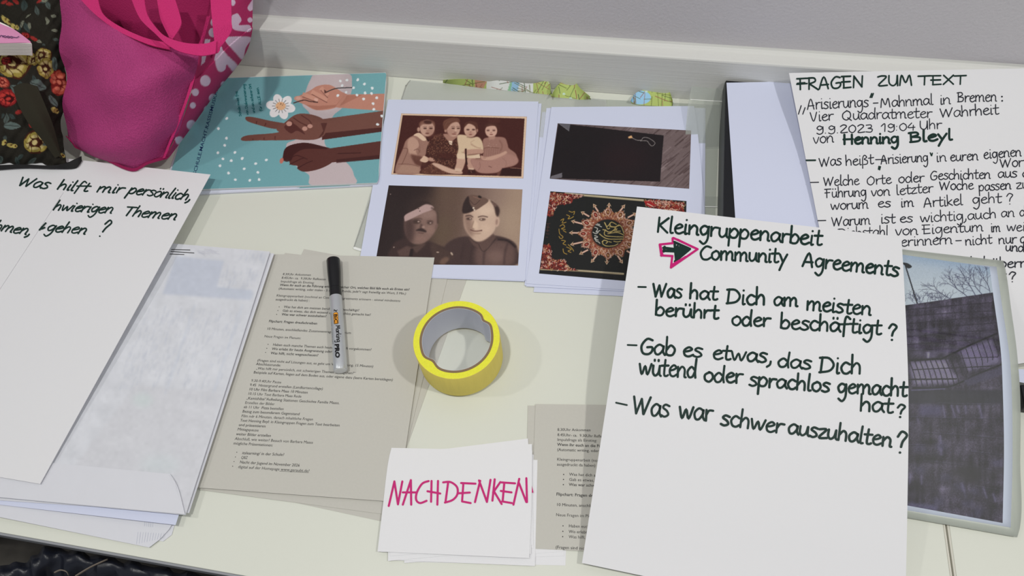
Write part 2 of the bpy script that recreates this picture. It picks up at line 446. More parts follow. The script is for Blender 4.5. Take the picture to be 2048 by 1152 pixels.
# ---- family portrait, sepia
def paint_family():
    c = Canvas(780, 220, 1060, 360, 3, (62, 25, 20)); c.frame(7.314, 780, 220)
    BR = (214, 186, 160); c.poly([165, 50, 2003, 97, 1950, 1000, 18, 942], BR); c.poly([185, 75, 1970, 125, 1920, 972, 48, 925], (66, 27, 22)); c.noise(2.5, 2)
    sk, skd, hair, dk = (188, 150, 132), (140, 98, 84), (72, 34, 26), (48, 18, 15)
    # boy left
    c.poly([345, 370, 240, 440, 190, 560, 80, 920, 440, 930, 450, 820, 560, 560, 580, 470, 520, 390, 430, 340], (150, 112, 98), blur=5, sm=1)
    c.poly([270, 430, 350, 400, 430, 500, 380, 600, 440, 700, 560, 710, 520, 765, 330, 700, 260, 560], (182, 144, 126), blur=8, sm=1)
    c.poly([300, 660, 330, 650, 470, 690, 440, 750, 540, 770, 510, 820, 380, 800], (80, 42, 34), .8, blur=12, sm=1)
    c.poly([170, 800, 420, 820, 440, 930, 80, 920], (165, 130, 112), .8, blur=10); c.line([190, 560, 260, 580, 200, 740, 170, 800], 10, (105, 68, 56), .8, 3)
    c.line([120, 790, 300, 795, 420, 830], 6, (90, 55, 45), .8, 2); c.line([350, 590, 410, 570, 430, 620], 8, (95, 60, 50), .8, 3); c.line([420, 440, 440, 600, 400, 640], 12, (120, 84, 70), .6, 6)
    c.poly([345, 368, 430, 335, 530, 430, 480, 450, 400, 390], (214, 184, 158), blur=3, sm=1); c.poly([525, 390, 575, 440, 560, 470, 535, 430], dk, blur=3)
    c.poly([470, 700, 500, 670, 570, 715, 520, 768, 440, 740], (205, 172, 148), blur=3, sm=1)
    c.ell(625, 720, 75, 34, (176, 136, 118), .0, blur=6); c.line([640, 740, 690, 745], 6, (90, 50, 42), .8, 2)
    c.ell(545, 265, 108, 122, sk, 0, blur=5); c.ell(418, 285, 22, 34, (178, 140, 122), blur=4); c.ell(590, 320, 60, 70, skd, 0, .45, 18)
    c.poly([430, 250, 430, 190, 480, 155, 590, 150, 650, 180, 655, 250, 610, 190, 540, 205, 470, 215], (120, 80, 66), .9, blur=8, sm=1)
    c.poly([520, 150, 600, 160, 605, 200, 540, 205, 490, 180], (62, 30, 24), .9, blur=8, sm=1)
    for x in (513, 600): c.ell(x, 268, 26, 11, (58, 28, 24), 0, .9, 4); c.line([x-35, 248, x, 240, x+30, 246], 6, (110, 72, 60), .7, 3)
    c.ell(548, 300, 16, 14, (150, 108, 94), 0, .7, 5); c.ell(545, 342, 30, 9, (92, 46, 40), 0, .9, 4); c.line([548, 240, 552, 300], 10, (205, 168, 148), .7, 5)
    # mother
    dr = [650, 380, 760, 340, 840, 420, 880, 480, 1000, 420, 1010, 620, 950, 720, 960, 860, 900, 940, 450, 930, 520, 830, 660, 740, 540, 640, 560, 500]
    c.poly(dr, (70, 34, 26), blur=5, sm=1); c.speck(dr, 900, (142, 98, 76), 7, .65); c.speck(dr, 350, (40, 16, 12), 8, .7)
    c.poly([680, 640, 940, 630, 920, 720, 760, 730], (66, 28, 22), .8, blur=10); c.line([560, 520, 540, 640, 680, 700, 900, 730], 14, (44, 18, 14), .6, 6)
    c.poly([470, 860, 700, 780, 900, 850, 920, 940, 450, 930], (120, 78, 62), .35, blur=10)
    c.poly([780, 350, 900, 360, 1000, 370, 930, 440, 880, 470, 820, 420], (160, 120, 104), blur=5, sm=1)
    c.poly([855, 450, 915, 455, 905, 515, 870, 500], (222, 196, 172), blur=2); c.line([865, 480, 905, 486], 6, (90, 50, 40), .9, 1)
    c.ell(930, 270, 100, 122, sk, .1, blur=5); c.ell(880, 320, 60, 60, (160, 118, 102), 0, .5, 18); c.ell(812, 300, 18, 28, (170, 130, 112), blur=4)
    c.poly([775, 200, 800, 150, 900, 115, 1000, 125, 1020, 180, 960, 175, 890, 205, 830, 280, 790, 280], (104, 64, 50), blur=6, sm=1)
    for k in range(7): c.line([785+k*8, 250-k*6, 830+k*22, 170-k*5, 960+k*8, 130+k*6], 5, (150, 108, 88) if k % 2 else (66, 32, 26), .7, 3)
    for x in (925, 1000): c.ell(x, 268, 24, 10, (66, 34, 28), 0, .9, 4); c.line([x-30, 246, x, 238, x+24, 246], 7, (100, 60, 50), .8, 3)
    c.poly([960, 260, 975, 315, 950, 322], (210, 176, 154), .8, blur=5); c.ell(955, 325, 22, 7, (120, 76, 66), 0, .8, 4); c.ell(940, 352, 34, 8, (110, 56, 48), 0, .9, 4)
    c.poly([615, 790, 690, 780, 900, 860, 1040, 890, 1050, 935, 900, 930, 760, 880], (196, 160, 140), blur=4, sm=1); c.line([960, 900, 1040, 905], 5, (110, 70, 60), .7, 2)
    c.poly([640, 370, 760, 345, 740, 400, 650, 395], (100, 60, 48), .7, blur=8)
    # small child in white
    c.poly([985, 380, 1090, 365, 1180, 400, 1290, 395, 1350, 470, 1365, 590, 1290, 640, 1320, 700, 1110, 700, 980, 700, 1000, 560], (206, 180, 150), blur=4, sm=1)
    c.line([1180, 500, 1250, 540, 1330, 560], 8, (140, 100, 84), .7, 4); c.line([1050, 620, 1140, 630], 7, (120, 80, 68), .7, 4); c.line([1240, 440, 1180, 480, 1260, 540], 8, (170, 134, 112), .7, 4)
    c.poly([1110, 590, 1290, 570, 1370, 590, 1340, 640, 1130, 650], (180, 140, 122), blur=4, sm=1); c.line([1130, 660, 1330, 640], 14, (90, 52, 44), .7, 5)
    c.poly([985, 700, 1100, 700, 1090, 800, 1040, 900, 950, 880, 970, 780], (190, 152, 132), blur=5, sm=1); c.poly([1130, 710, 1250, 700, 1240, 860, 1150, 870], (182, 142, 124), blur=5, sm=1)
    c.poly([980, 640, 1100, 640, 1095, 720, 985, 710], (214, 188, 160), blur=4); c.poly([1120, 700, 1310, 640, 1320, 705, 1180, 705], (212, 186, 160), blur=4)
    c.poly([950, 850, 1050, 860, 1045, 905, 950, 890], (205, 175, 152), .9, 3); c.poly([1145, 850, 1225, 850, 1220, 880, 1150, 880], (205, 175, 152), .9, 3)
    c.poly([1150, 870, 1250, 880, 1240, 930, 1130, 930], (52, 20, 17), blur=4); c.line([1180, 885, 1195, 920], 8, (170, 130, 112), .7, 2)
    c.ell(1110, 610, 30, 40, (176, 136, 118), blur=4); c.line([1108, 565, 1112, 700, 1125, 800], 24, dk, 1, 3)
    c.ell(1180, 290, 98, 108, (196, 158, 138), 0, blur=5); c.ell(1180, 350, 60, 40, (165, 122, 106), 0, .4, 15)
    c.poly([1090, 250, 1095, 195, 1180, 165, 1270, 190, 1290, 280, 1265, 330, 1240, 240, 1150, 200], (82, 44, 34), blur=6, sm=1); c.ell(1275, 300, 14, 24, (160, 120, 104), blur=4)
    for x in (1140, 1222): c.ell(x, 288, 24, 11, (62, 30, 26), 0, .9, 4)
    c.ell(1180, 322, 14, 10, (150, 105, 92), 0, .8, 4); c.ell(1178, 358, 22, 8, (110, 58, 50), 0, .9, 4); c.line([1120, 395, 1180, 405, 1245, 395], 9, (80, 44, 36), .6, 4)
    # girl right
    c.poly([1360, 440, 1440, 400, 1560, 390, 1680, 410, 1720, 500, 1740, 560, 1840, 640, 1870, 760, 1800, 820, 1660, 850, 1560, 915, 1310, 915, 1200, 800, 1190, 720, 1330, 700, 1370, 600], (150, 110, 98), blur=5, sm=1)
    c.poly([1190, 720, 1300, 740, 1480, 730, 1700, 640, 1860, 700, 1860, 780, 1660, 850, 1560, 915, 1310, 915, 1210, 820], (166, 124, 112), .8, blur=10, sm=1)
    for x in range(1390, 1620, 32): c.line([x, 560, x-8, 620, x-14, 690], 7, (112, 74, 64), .6, 4)
    c.line([1370, 560, 1460, 545, 1600, 560], 8, (100, 62, 52), .8, 3); c.line([1310, 760, 1320, 830, 1290, 880], 8, (120, 82, 72), .7, 4); c.line([1640, 700, 1700, 760, 1690, 830], 8, (130, 92, 82), .6, 5)
    c.line([1440, 820, 1490, 840], 7, (80, 45, 40), .9, 2); c.line([1600, 440, 1640, 520, 1620, 600], 16, (110, 72, 62), .6, 8); c.speck([1380, 440, 1560, 430, 1590, 540, 1390, 545], 12, (198, 166, 150), 6, .8)
    c.poly([1330, 660, 1400, 690, 1600, 640, 1690, 600, 1700, 640, 1520, 725, 1400, 735, 1340, 715], (188, 148, 130), blur=4, sm=1); c.line([1350, 700, 1400, 705], 5, (110, 70, 60), .8, 2)
    c.poly([1560, 930, 1640, 880, 1630, 960, 1580, 962], (110, 70, 58), .8, blur=6)
    c.poly([1385, 330, 1385, 220, 1450, 185, 1550, 190, 1610, 250, 1600, 350, 1560, 390, 1560, 260, 1400, 240], (70, 34, 27), blur=7, sm=1)
    c.ell(1480, 305, 88, 95, (200, 160, 142), 0, blur=5); c.poly([1395, 250, 1450, 205, 1540, 215, 1575, 270, 1560, 240, 1480, 232], (78, 42, 34), .9, blur=6, sm=1)
    c.poly([1440, 390, 1540, 380, 1530, 430, 1450, 430], (170, 130, 114), blur=5)
    for x in (1435, 1520): c.ell(x, 300, 22, 9, (66, 32, 28), 0, .9, 4); c.line([x-26, 284, x+22, 282], 5, (120, 80, 70), .7, 3)
    c.ell(1480, 330, 14, 8, (150, 104, 92), 0, .8, 4); c.ell(1482, 358, 26, 7, (112, 58, 52), 0, .9, 3)
    c.poly([1430, 140, 1560, 120, 1620, 150, 1590, 190, 1440, 185], (84, 44, 36), .5, blur=12)
    c.poly([1640, 850, 1920, 860, 1918, 970, 1600, 965], (40, 14, 12), .8, blur=6); c.line([1760, 845, 1920, 858], 6, (170, 130, 110), .8, 1)
    c.noise(4, 1.5); return c
# ---- two men in side caps
def paint_men():
    c = Canvas(750, 365, 1050, 535, 3, (60, 44, 40)); c.frame(6.777, 750, 365)
    for x, col in ((0, (34, 24, 25)), (430, (44, 33, 32)), (760, (78, 60, 52)), (1050, (104, 82, 70)), (1450, (128, 104, 94)), (1750, (150, 126, 112)), (2000, (162, 138, 118))):
        c.poly([x-200, -60, 2300, -60, 2300, 1300, x-320, 1300], col, .75, blur=90)
    c.ell(900, 150, 200, 120, (96, 76, 62), 0, .5, 80); c.ell(900, 650, 160, 200, (96, 80, 62), 0, .5, 70); c.ell(500, 100, 300, 160, (40, 28, 28), 0, .8, 80); c.ell(1800, 520, 200, 200, (168, 145, 124), 0, .5, 80)
    # left man
    c.poly([240, 850, 420, 760, 560, 900, 700, 800, 860, 850, 1050, 930, 1100, 1090, 240, 1090], (58, 42, 40), blur=14, sm=1)
    c.poly([300, 930, 330, 1000, 470, 1000, 500, 880, 430, 860], (92, 70, 64), .8, blur=10); c.poly([500, 880, 560, 960, 700, 830, 640, 830], (84, 64, 58), .9, blur=8); c.poly([480, 900, 520, 900, 510, 1000, 460, 1000], (36, 25, 26), .9, blur=5)
    c.poly([760, 830, 900, 880, 1060, 960, 1100, 1100, 820, 1100, 780, 1000], (74, 56, 50), .8, blur=14, sm=1); c.ell(940, 1060, 70, 40, (120, 92, 78), -.6, .7, 12)
    c.poly([400, 500, 480, 420, 780, 350, 850, 440, 840, 600, 760, 740, 640, 830, 500, 820, 410, 700], (126, 99, 90), blur=10, sm=1)
    c.poly([395, 520, 500, 480, 540, 600, 500, 820, 400, 760], (62, 44, 42), .8, blur=35, sm=1); c.ell(720, 430, 110, 60, (150, 122, 112), 0, .6, 30); c.ell(740, 640, 60, 60, (146, 116, 104), 0, .6, 22); c.ell(620, 760, 80, 30, (138, 106, 96), 0, .6, 18)
    c.poly([400, 505, 410, 440, 560, 360, 700, 290, 800, 350, 640, 420, 430, 520], (176, 148, 143), blur=4, sm=1); c.poly([430, 400, 560, 260, 700, 255, 760, 300, 680, 290, 560, 350], (50, 37, 35), .9, blur=12, sm=1)
    c.ell(590, 355, 8, 8, (80, 60, 55)); c.ell(608, 388, 8, 8, (80, 60, 55)); c.line([760, 340, 840, 400, 850, 560], 24, (60, 44, 38), .7, 8)
    c.ell(565, 530, 55, 32, (58, 42, 38), 0, .8, 12); c.ell(745, 545, 42, 24, (66, 48, 44), 0, .8, 10); c.ell(590, 530, 14, 10, (176, 150, 140), 0, .9, 3); c.ell(752, 548, 14, 10, (170, 144, 134), 0, .9, 3)
    c.line([530, 500, 600, 485, 640, 500], 12, (84, 62, 56), .8, 5); c.line([700, 520, 760, 515, 790, 530], 10, (84, 62, 56), .8, 5)
    c.poly([615, 560, 600, 620, 660, 630, 640, 560], (72, 52, 48), .7, blur=10); c.ell(655, 605, 22, 18, (168, 138, 126), 0, .8, 7)
    c.poly([550, 650, 620, 620, 690, 650, 690, 675, 620, 662], (44, 31, 30), .9, blur=6, sm=1); c.line([580, 680, 660, 690], 9, (70, 46, 44), .8, 4); c.ell(830, 600, 16, 36, (112, 86, 78), .2, .9, 6)
    # right man
    c.poly([940, 880, 1060, 770, 1260, 730, 1400, 800, 1600, 720, 1840, 780, 1930, 900, 1880, 1130, 1000, 1130, 1080, 1000], (66, 49, 47), blur=10, sm=1)
    c.poly([1380, 870, 1560, 820, 1700, 780, 1860, 850, 1900, 950, 1830, 1130, 1400, 1130], (104, 80, 74), .8, blur=30, sm=1); c.ell(1640, 1000, 120, 90, (126, 100, 92), 0, .6, 35)
    for x in (1180, 1300, 1480, 1760): c.line([x+40, 820, x, 960, x-10, 1120], 24, (56, 40, 40), .6, 12)
    c.poly([1260, 740, 1380, 830, 1600, 690, 1640, 740, 1480, 935, 1330, 850], (92, 70, 64), .9, blur=7); c.line([1400, 830, 1480, 935, 1640, 760], 9, (52, 37, 36), .8, 4); c.line([1660, 770, 1800, 790, 1910, 880], 26, (42, 30, 30), .9, 6)
    c.poly([1205, 420, 1280, 300, 1500, 230, 1640, 290, 1660, 460, 1620, 650, 1500, 770, 1380, 800, 1280, 720, 1210, 600], (196, 168, 148), blur=8, sm=1)
    c.poly([1205, 430, 1300, 430, 1320, 600, 1330, 740, 1250, 680, 1205, 560], (128, 100, 88), .75, blur=25, sm=1); c.ell(1500, 380, 110, 80, (214, 188, 166), 0, .7, 35); c.ell(1500, 620, 70, 60, (206, 178, 156), 0, .6, 25)
    c.ell(1655, 530, 34, 72, (190, 160, 142), .1, blur=7); c.ell(1650, 535, 14, 40, (130, 100, 88), .1, .6, 6)
    c.poly([1560, 240, 1640, 290, 1690, 370, 1670, 460, 1640, 440, 1610, 320], (62, 44, 40), blur=8, sm=1); c.poly([1600, 255, 1650, 310, 1640, 340, 1590, 290], (120, 92, 82), .7, 5)
    c.poly([1190, 420, 1195, 290, 1270, 175, 1400, 180, 1540, 240, 1440, 330, 1340, 385], (104, 80, 70), blur=4, sm=1); c.poly([1192, 415, 1196, 290, 1262, 185, 1290, 290, 1330, 380], (46, 33, 32), .95, blur=6, sm=1)
    c.line([1290, 240, 1350, 300, 1440, 220], 7, (62, 42, 38), .9, 3); c.line([1330, 190, 1440, 230], 7, (150, 110, 96), .8, 3); c.ell(1420, 195, 26, 16, (34, 24, 24), .5, .95, 4); c.ell(1335, 345, 14, 14, (214, 196, 178), 0, .9, 3); c.ell(1348, 372, 12, 12, (214, 196, 178), 0, .9, 3)
    c.line([1225, 455, 1290, 448, 1330, 470], 13, (70, 50, 46), .9, 5); c.line([1395, 470, 1460, 455, 1530, 470], 13, (76, 54, 48), .9, 5)
    c.ell(1275, 492, 40, 16, (66, 48, 44), 0, .85, 6); c.ell(1455, 500, 46, 18, (84, 62, 54), 0, .85, 6); c.ell(1290, 490, 12, 9, (184, 160, 146), 0, .9, 3); c.ell(1440, 498, 13, 9, (196, 172, 156), 0, .9, 3)
    c.poly([1350, 500, 1310, 620, 1390, 640, 1400, 560], (216, 188, 164), .7, blur=10); c.line([1340, 520, 1312, 610, 1345, 632], 10, (110, 82, 70), .7, 6)
    c.line([1290, 640, 1360, 660, 1445, 650], 13, (92, 58, 52), .9, 5); c.ell(1380, 690, 60, 12, (150, 120, 104), 0, .6, 7); c.ell(1445, 650, 9, 9, (80, 52, 46), 0, .8, 4)
    c.line([940, 870, 1000, 800, 1060, 780], 10, (100, 78, 70), .4, 6); c.ell(1040, 965, 12, 26, (190, 170, 150), -.6, .9, 4); c.ell(850, 945, 20, 8, (180, 158, 142), .1, .9, 3)
    c.ell(210, 158, 7, 7, (170, 150, 140), 0, .9, 2); c.ell(256, 878, 9, 9, (170, 150, 140), 0, .9, 2)
    c.noise(3, 2); return c
# ---- dark cloth with a chain on a wooden floor
def paint_dark():
    c = Canvas(1095, 240, 1385, 382, 2.5, (108, 92, 92)); c.frame(2.451, 1050, 130)
    for k in range(420):
        x = RNG.uniform(60, 900); y = RNG.uniform(270, 620); L_ = RNG.uniform(20, 90); v = RNG.uniform(-52, 46)
        c.line([x, y, x+L_*.75, y-L_*.62], RNG.uniform(2, 7), (104+v, 88+v, 88+v), .6, 1, sm=0)
    for k in range(7): c.line([620+k*48, 620, 860+k*48, 380], 2.2, (62, 50, 52), .7, 0, sm=0)
    c.poly([164, 285, 680, 345, 662, 572, 122, 555], (25, 17, 20)); c.poly([150, 300, 420, 320, 400, 560, 130, 545], (18, 12, 15), .6, 30); c.ell(480, 460, 120, 70, (36, 17, 21), 0, .6, 40)
    c.poly([160, 283, 222, 290, 216, 325], (92, 90, 96)); c.poly([182, 528, 182, 552, 122, 560, 128, 545], (102, 98, 104)); c.line([165, 287, 217, 324], 1.5, (140, 138, 142), .8, 0)
    c.line([525, 357, 548, 368, 570, 368, 580, 356, 605, 358, 635, 378, 634, 390, 622, 397, 610, 388, 597, 372, 565, 372], 3, (135, 128, 126), .9); c.poly([505, 352, 522, 345, 528, 358, 508, 360], (214, 168, 118), blur=1)
    c.noise(3, 2); return c
# ---- ornamented dark book cover
def paint_cover():
    c = Canvas(1072, 378, 1380, 565, 3, (24, 25, 24)); c.frame(6.065, 1070, 375)
    GO, RD, DR, WH = (176, 140, 92), (140, 46, 36), (84, 26, 24), (218, 190, 168)
    c.line([188, 50, 1835, 172], 14, (34, 34, 30)); c.line([360, 76, 1320, 158], 22, (168, 156, 126), 1, 2); c.line([360, 66, 1320, 148], 5, (206, 196, 168), .9, 1)
    c.line([60, 990, 560, 1010, 1080, 1050], 24, (150, 136, 108), 1, 2); c.line([60, 980, 1080, 1040], 5, (200, 190, 164), .8, 1); c.line([1805, 170, 1790, 300], 22, (150, 136, 108), 1, 2)
    c.poly([50, 1005, 1080, 1062, 1075, 1140, 45, 1045], (22, 23, 24))
    def filigree(P, n, sc_):
        c.poly(P, DR, 1, 1); P_ = np.asarray(P, float).reshape(-1, 2)
        c.speck(P, n, RD, 13*sc_, .85); lo, hi = P_.min(0), P_.max(0); k = 0
        while k < n:
            q = lo+RNG.rand(2)*(hi-lo)
            if inside(P_, q[:1].reshape(1, 1), q[1:].reshape(1, 1))[0, 0]:
                a = RNG.uniform(0, 6.28); r = RNG.uniform(8, 22)*sc_; t = np.linspace(a, a+RNG.uniform(2, 4), 5)
                c.line(np.stack([q[0]+r*np.cos(t), q[1]+r*np.sin(t)], -1), RNG.uniform(4.5, 7)*sc_, [WH, WH, (128, 60, 44), (196, 160, 146), GO][k % 5], .9)
            k += 1
    filigree([180, 58, 340, 70, 600, 95, 540, 125, 460, 150, 440, 195, 350, 205, 260, 220, 235, 290, 215, 350, 150, 350], 200, 1)
    filigree([1320, 155, 1450, 150, 1815, 185, 1800, 330, 1560, 300, 1400, 240, 1340, 210], 190, 1); c.poly([1325, 165, 1400, 165, 1470, 215, 1400, 240, 1345, 215], (158, 26, 30), .8, 3); c.line([1360, 195, 1430, 230], 10, WH, .9)
    filigree([100, 690, 185, 700, 205, 780, 200, 850, 250, 875, 370, 880, 400, 960, 530, 1010, 240, 1000, 65, 985], 230, 1)
    cx, cy = 885, 560
    PK = (186, 140, 122)
    star = []
    for i in range(24):
        a = i*math.tau/24+.0; r = 1.0 if i % 2 == 0 else .80
        star.append((cx+375*r*math.cos(a)*(1.0), cy+325*r*math.sin(a)))
    for i in range(16):
        a = i*math.tau/16+.03; ux, uy = math.cos(a), math.sin(a); k = 1.0 if i % 2 == 0 else 1.04
        x0, y0, x1, y1 = cx+ux*330, cy+uy*285, cx+ux*440*k, cy+uy*345*k
        c.line([x0, y0, x1, y1], 20, PK, 1, 1); c.line([x0, y0, x1, y1], 7, (206, 186, 168), .9)
        d = np.array([x1-x0, y1-y0]); d /= np.linalg.norm(d); n_ = np.array([-d[1], d[0]]); p = np.array([x1, y1]); col = (184, 158, 128)
        c.poly(np.array([p+d*34, p+n_*30-d*16, p+n_*14-d*4, p-d*22, p-n_*14-d*4, p-n_*30-d*16]), col, 1, 1); c.ell(p[0]+d[0]*4, p[1]+d[1]*4, 8, 8, (120, 60, 50))
    c.poly(star, (112, 66, 46), 1, 1); c.poly((np.array(star)-[cx, cy])*.97+[cx, cy], (128, 72, 52), 1, 1)
    k = 0
    while k < 900:
        a = RNG.uniform(0, math.tau); r = math.sqrt(RNG.uniform(.33, 1)); x, y = cx+r*372*math.cos(a), cy+r*322*math.sin(a)
        if not inside(np.array(star), np.array([[x]]), np.array([[y]]))[0, 0]: continue
        t = np.linspace(a, a+RNG.uniform(1.5, 3.5), 4); left = x < cx-90
        col = [(210, 184, 164), RD if left else (150, 104, 52), (186, 148, 104), (80, 34, 26), (206, 180, 166)][k % 5]
        q_ = RNG.uniform(8, 15); c.line(np.stack([x+q_*np.cos(t), y+q_*.9*np.sin(t)], -1), RNG.uniform(3.5, 6), col, .85); k += 1
    for i in range(12):
        a = i*math.tau/12; ux, uy = math.cos(a), math.sin(a); x, y = cx+ux*300, cy+uy*262
        col = RD if 4 <= i <= 8 else (132, 92, 46)
        c.ell(x, y, 40, 30, (206, 178, 158), a, .95, 1); c.ell(x, y, 33, 23, (96, 44, 34), a, 1); c.ell(x, y, 20, 13, col, a, .95); c.line([x-10, y-8, x+10, y+8], 4, (210, 186, 160), .8)
    c.ell(cx, cy, 205, 180, (70, 40, 30), .0, .6, 3); c.ell(cx, cy, 196, 172, (22, 25, 23))
    g = (178, 156, 96)
    for P in ([840, 420, 870, 470, 900, 450, 930, 420, 990, 450], [850, 430, 880, 500, 910, 490], [905, 430, 930, 480, 1030, 460], [1080, 560, 1050, 480, 1010, 455, 960, 510, 900, 560], [820, 510, 850, 520, 840, 560, 880, 590, 1080, 600],
              [880, 560, 1000, 545, 1080, 580], [780, 560, 830, 600, 900, 625, 1080, 625], [830, 640, 820, 680, 870, 710, 960, 705, 1010, 680], [810, 660, 840, 640, 880, 655, 860, 680], [890, 655, 930, 665], [950, 650, 1000, 660, 1040, 650], [960, 530, 1040, 530], [900, 470, 960, 480, 990, 520], [850, 510, 900, 540, 1000, 500]):
        c.line(P, 10, g, .95)
    for P in ([735, 450, 770, 460, 810, 480], [720, 480, 760, 500, 740, 540, 790, 520], [700, 540, 740, 560, 770, 540], [720, 580, 760, 600, 720, 620, 770, 640], [740, 650, 770, 660, 790, 680], [750, 440, 790, 450], [725, 600, 740, 650]):
        c.line(P, 9, (190, 188, 180), .95)
    y_ = (172, 138, 58)
    for P in ([410, 285, 450, 300, 480, 290, 470, 330], [380, 330, 420, 350, 400, 380, 440, 370, 470, 350], [310, 400, 350, 380, 330, 430, 380, 420], [300, 470, 340, 450, 360, 480, 320, 500, 370, 510], [290, 590, 310, 620, 340, 600, 300, 560, 290, 500],
              [320, 640, 370, 650, 340, 680, 380, 700], [340, 740, 350, 790, 390, 810], [380, 720, 440, 750, 400, 770, 440, 790], [340, 520, 380, 545], [400, 690, 450, 740, 470, 775]):
        c.line(P, 8, y_, .95)
    for P in ([140, 440, 185, 440], [135, 480, 180, 482], [160, 450, 150, 540], [130, 560, 175, 565], [130, 600, 160, 605], [125, 520, 175, 525]): c.line(P, 5, (92, 52, 44), .9)
    c.noise(3, 2, [[700, 850], [1100, 850], [1080, 1130], [500, 1000]]); c.noise(2, 1.5); return c
# ---- concrete wall with railing, trees and a street lamp
def paint_wall():
    c = Canvas(1780, 495, 2025, 1060, 2.2, (60, 57, 68)); c.frame(4.113, 1800, 500)
    c.poly([-80, -20, 900, -20, 900, 470, -80, 470], (176, 186, 202)); c.poly([-80, -20, 900, 40, 900, 220, 400, 140, -80, 60], (140, 160, 190), .8, 40); c.poly([-80, 250, 500, 250, 500, 470, -80, 470], (190, 197, 208), .6, 40)
    tw = (70, 72, 84)
    def branch(x, y, a, L_, w_, d):
        x2, y2 = x+L_*math.cos(a), y-L_*math.sin(a); xm = (x+x2)/2+RNG.uniform(-.1, .1)*L_
        c.line([x, y, xm, (y+y2)/2, x2, y2], w_, tw, .85)
        if d:
            for _ in range(3 if d > 1 else 2): branch(x2, y2, a+RNG.uniform(-.75, .75), L_*RNG.uniform(.55, .85), max(w_*.66, 1.5), d-1)
            branch(xm, (y+y2)/2, a+RNG.choice([-.8, .8]), L_*.6, max(w_*.5, 1.3), d-1)
    for x, a, L_ in ((630, 2.1, 120), (740, 1.75, 110), (560, 2.5, 110), (420, 2.6, 100), (700, 2.3, 120)): branch(x, 390 if x > 500 else 405, a, L_, 7, 3)
    for k in range(46): branch(RNG.uniform(40, 420), RNG.uniform(395, 445), RNG.uniform(.9, 2.6), RNG.uniform(24, 50), 3, 1)
    c.line([45, 130, 95, 290, 145, 450], 11, (40, 40, 46)); c.poly([20, 105, 60, 108, 98, 135, 70, 152, 40, 130], (36, 36, 42), sm=1)
    WP = [-90, 470, 40, 455, 300, 418, 770, 348, 900, 340, 900, 2400, -90, 2400]; WP = np.array(WP).reshape(-1, 2)
    c.poly(WP, (62, 56, 66)); c.noise(11, 3, WP, 2); c.noise(12, 26, WP, 60); c.noise(11, 60, WP, 12)
    for k, (a, b) in enumerate([(495, 430), (545, 500), (610, 545), (660, 600), (715, 655), (780, 730), (832, 800), (900, 880)]):
        c.line([40, a, 420, (a+b)/2-4, 800, b], 5, (38, 34, 42), .9, 1)
    for k in range(26):
        y = RNG.uniform(590, 900); x = RNG.uniform(60, 780); c.poly([x, y, x+RNG.uniform(60, 150), y-12, x+RNG.uniform(60, 150), y+34, x, y+44], (96, 90, 104), .3, 8)
    # lit stone behind the railing
    c.poly([80, 920, 360, 900, 480, 1060, 430, 1100, 110, 1110], (136, 130, 142), .8, 14); c.poly([480, 830, 760, 730, 820, 930, 560, 1000], (122, 116, 130), .75, 14)
    c.poly([220, 840, 245, 840, 240, 890, 225, 890], (150, 146, 156), .7, 4)
    c.line([70, 910, 340, 895], 15, (34, 30, 38)); c.line([340, 898, 560, 790, 800, 685], 15, (34, 30, 38)); c.line([100, 985, 480, 968, 760, 955], 8, (42, 38, 46)); c.line([380, 895, 800, 880], 7, (46, 42, 50), .8); c.line([70, 1065, 470, 1060], 12, (38, 34, 42)); c.line([100, 1135, 400, 1125, 640, 1020, 840, 940], 14, (36, 32, 40))
    for k in range(9): c.line([78+k*42, 912-k*3, 112+k*44, 1010, 140+k*44, 1120], 8, (38, 34, 42), .95)
    for k in range(9): c.line([410+k*44, 872-k*20, 440+k*46, 960-k*14, 480+k*40, 1060-k*22], 7, (40, 36, 44), .9)
    c.poly([520, 1070, 840, 960, 860, 1020, 560, 1120], (74, 70, 84), .8, 6)
    c.frame(3.972, 1800, 770)
    c.poly([60, 40, 830, 40, 830, 150, 60, 150], (46, 44, 52), .8, 8); c.line([90, 42, 360, 30], 9, (104, 100, 120), .8, 2)
    c.poly([150, 160, 330, 160, 330, 245, 150, 245], (92, 88, 112), .6, 14)
    for P in ([340, 160, 360, 260], [405, 155, 440, 260], [450, 160, 470, 220], [520, 160, 525, 230], [625, 150, 655, 270], [135, 250, 150, 305], [320, 400, 325, 470], [325, 500, 330, 560], [490, 770, 525, 900], [660, 810, 690, 900], [740, 860, 760, 930], [170, 715, 172, 790], [85, 700, 75, 790]):
        c.line(P, RNG.uniform(14, 30), (112, 108, 128), .45, 7); c.line(P, 4, (140, 136, 154), .4, 2)
    for P in ([300, 148, 730, 158], [70, 255, 400, 265, 830, 270], [180, 380, 560, 405, 830, 430], [60, 480, 200, 480], [560, 530, 830, 560], [190, 605, 460, 635, 740, 680], [560, 800, 820, 840]): c.line(P, 4, (34, 32, 40), .8, 1); c.line(np.array(P).reshape(-1, 2)+[0, -6], 4, (118, 114, 134), .35, 1)
    for k in range(22): 
        x, y = RNG.uniform(70, 800), RNG.uniform(380, 1050); c.poly([x, y, x+90, y, x+90, y+60, x, y+60], (84, 82, 104) if k % 2 else (44, 40, 46), .35, 16)
    c.ell(560, 700, 110, 80, (40, 36, 40), 0, .6, 30); c.poly([60, 930, 300, 960, 300, 1010, 60, 980], (100, 98, 122), .6, 12)
    c.noise(7, 2, None, 1.2); d = c.a[:, :, 2] < 130; c.a[d] = 62+(c.a[d]-66)*1.45; c.a[d] *= np.array([.82, .80, .92]); return c
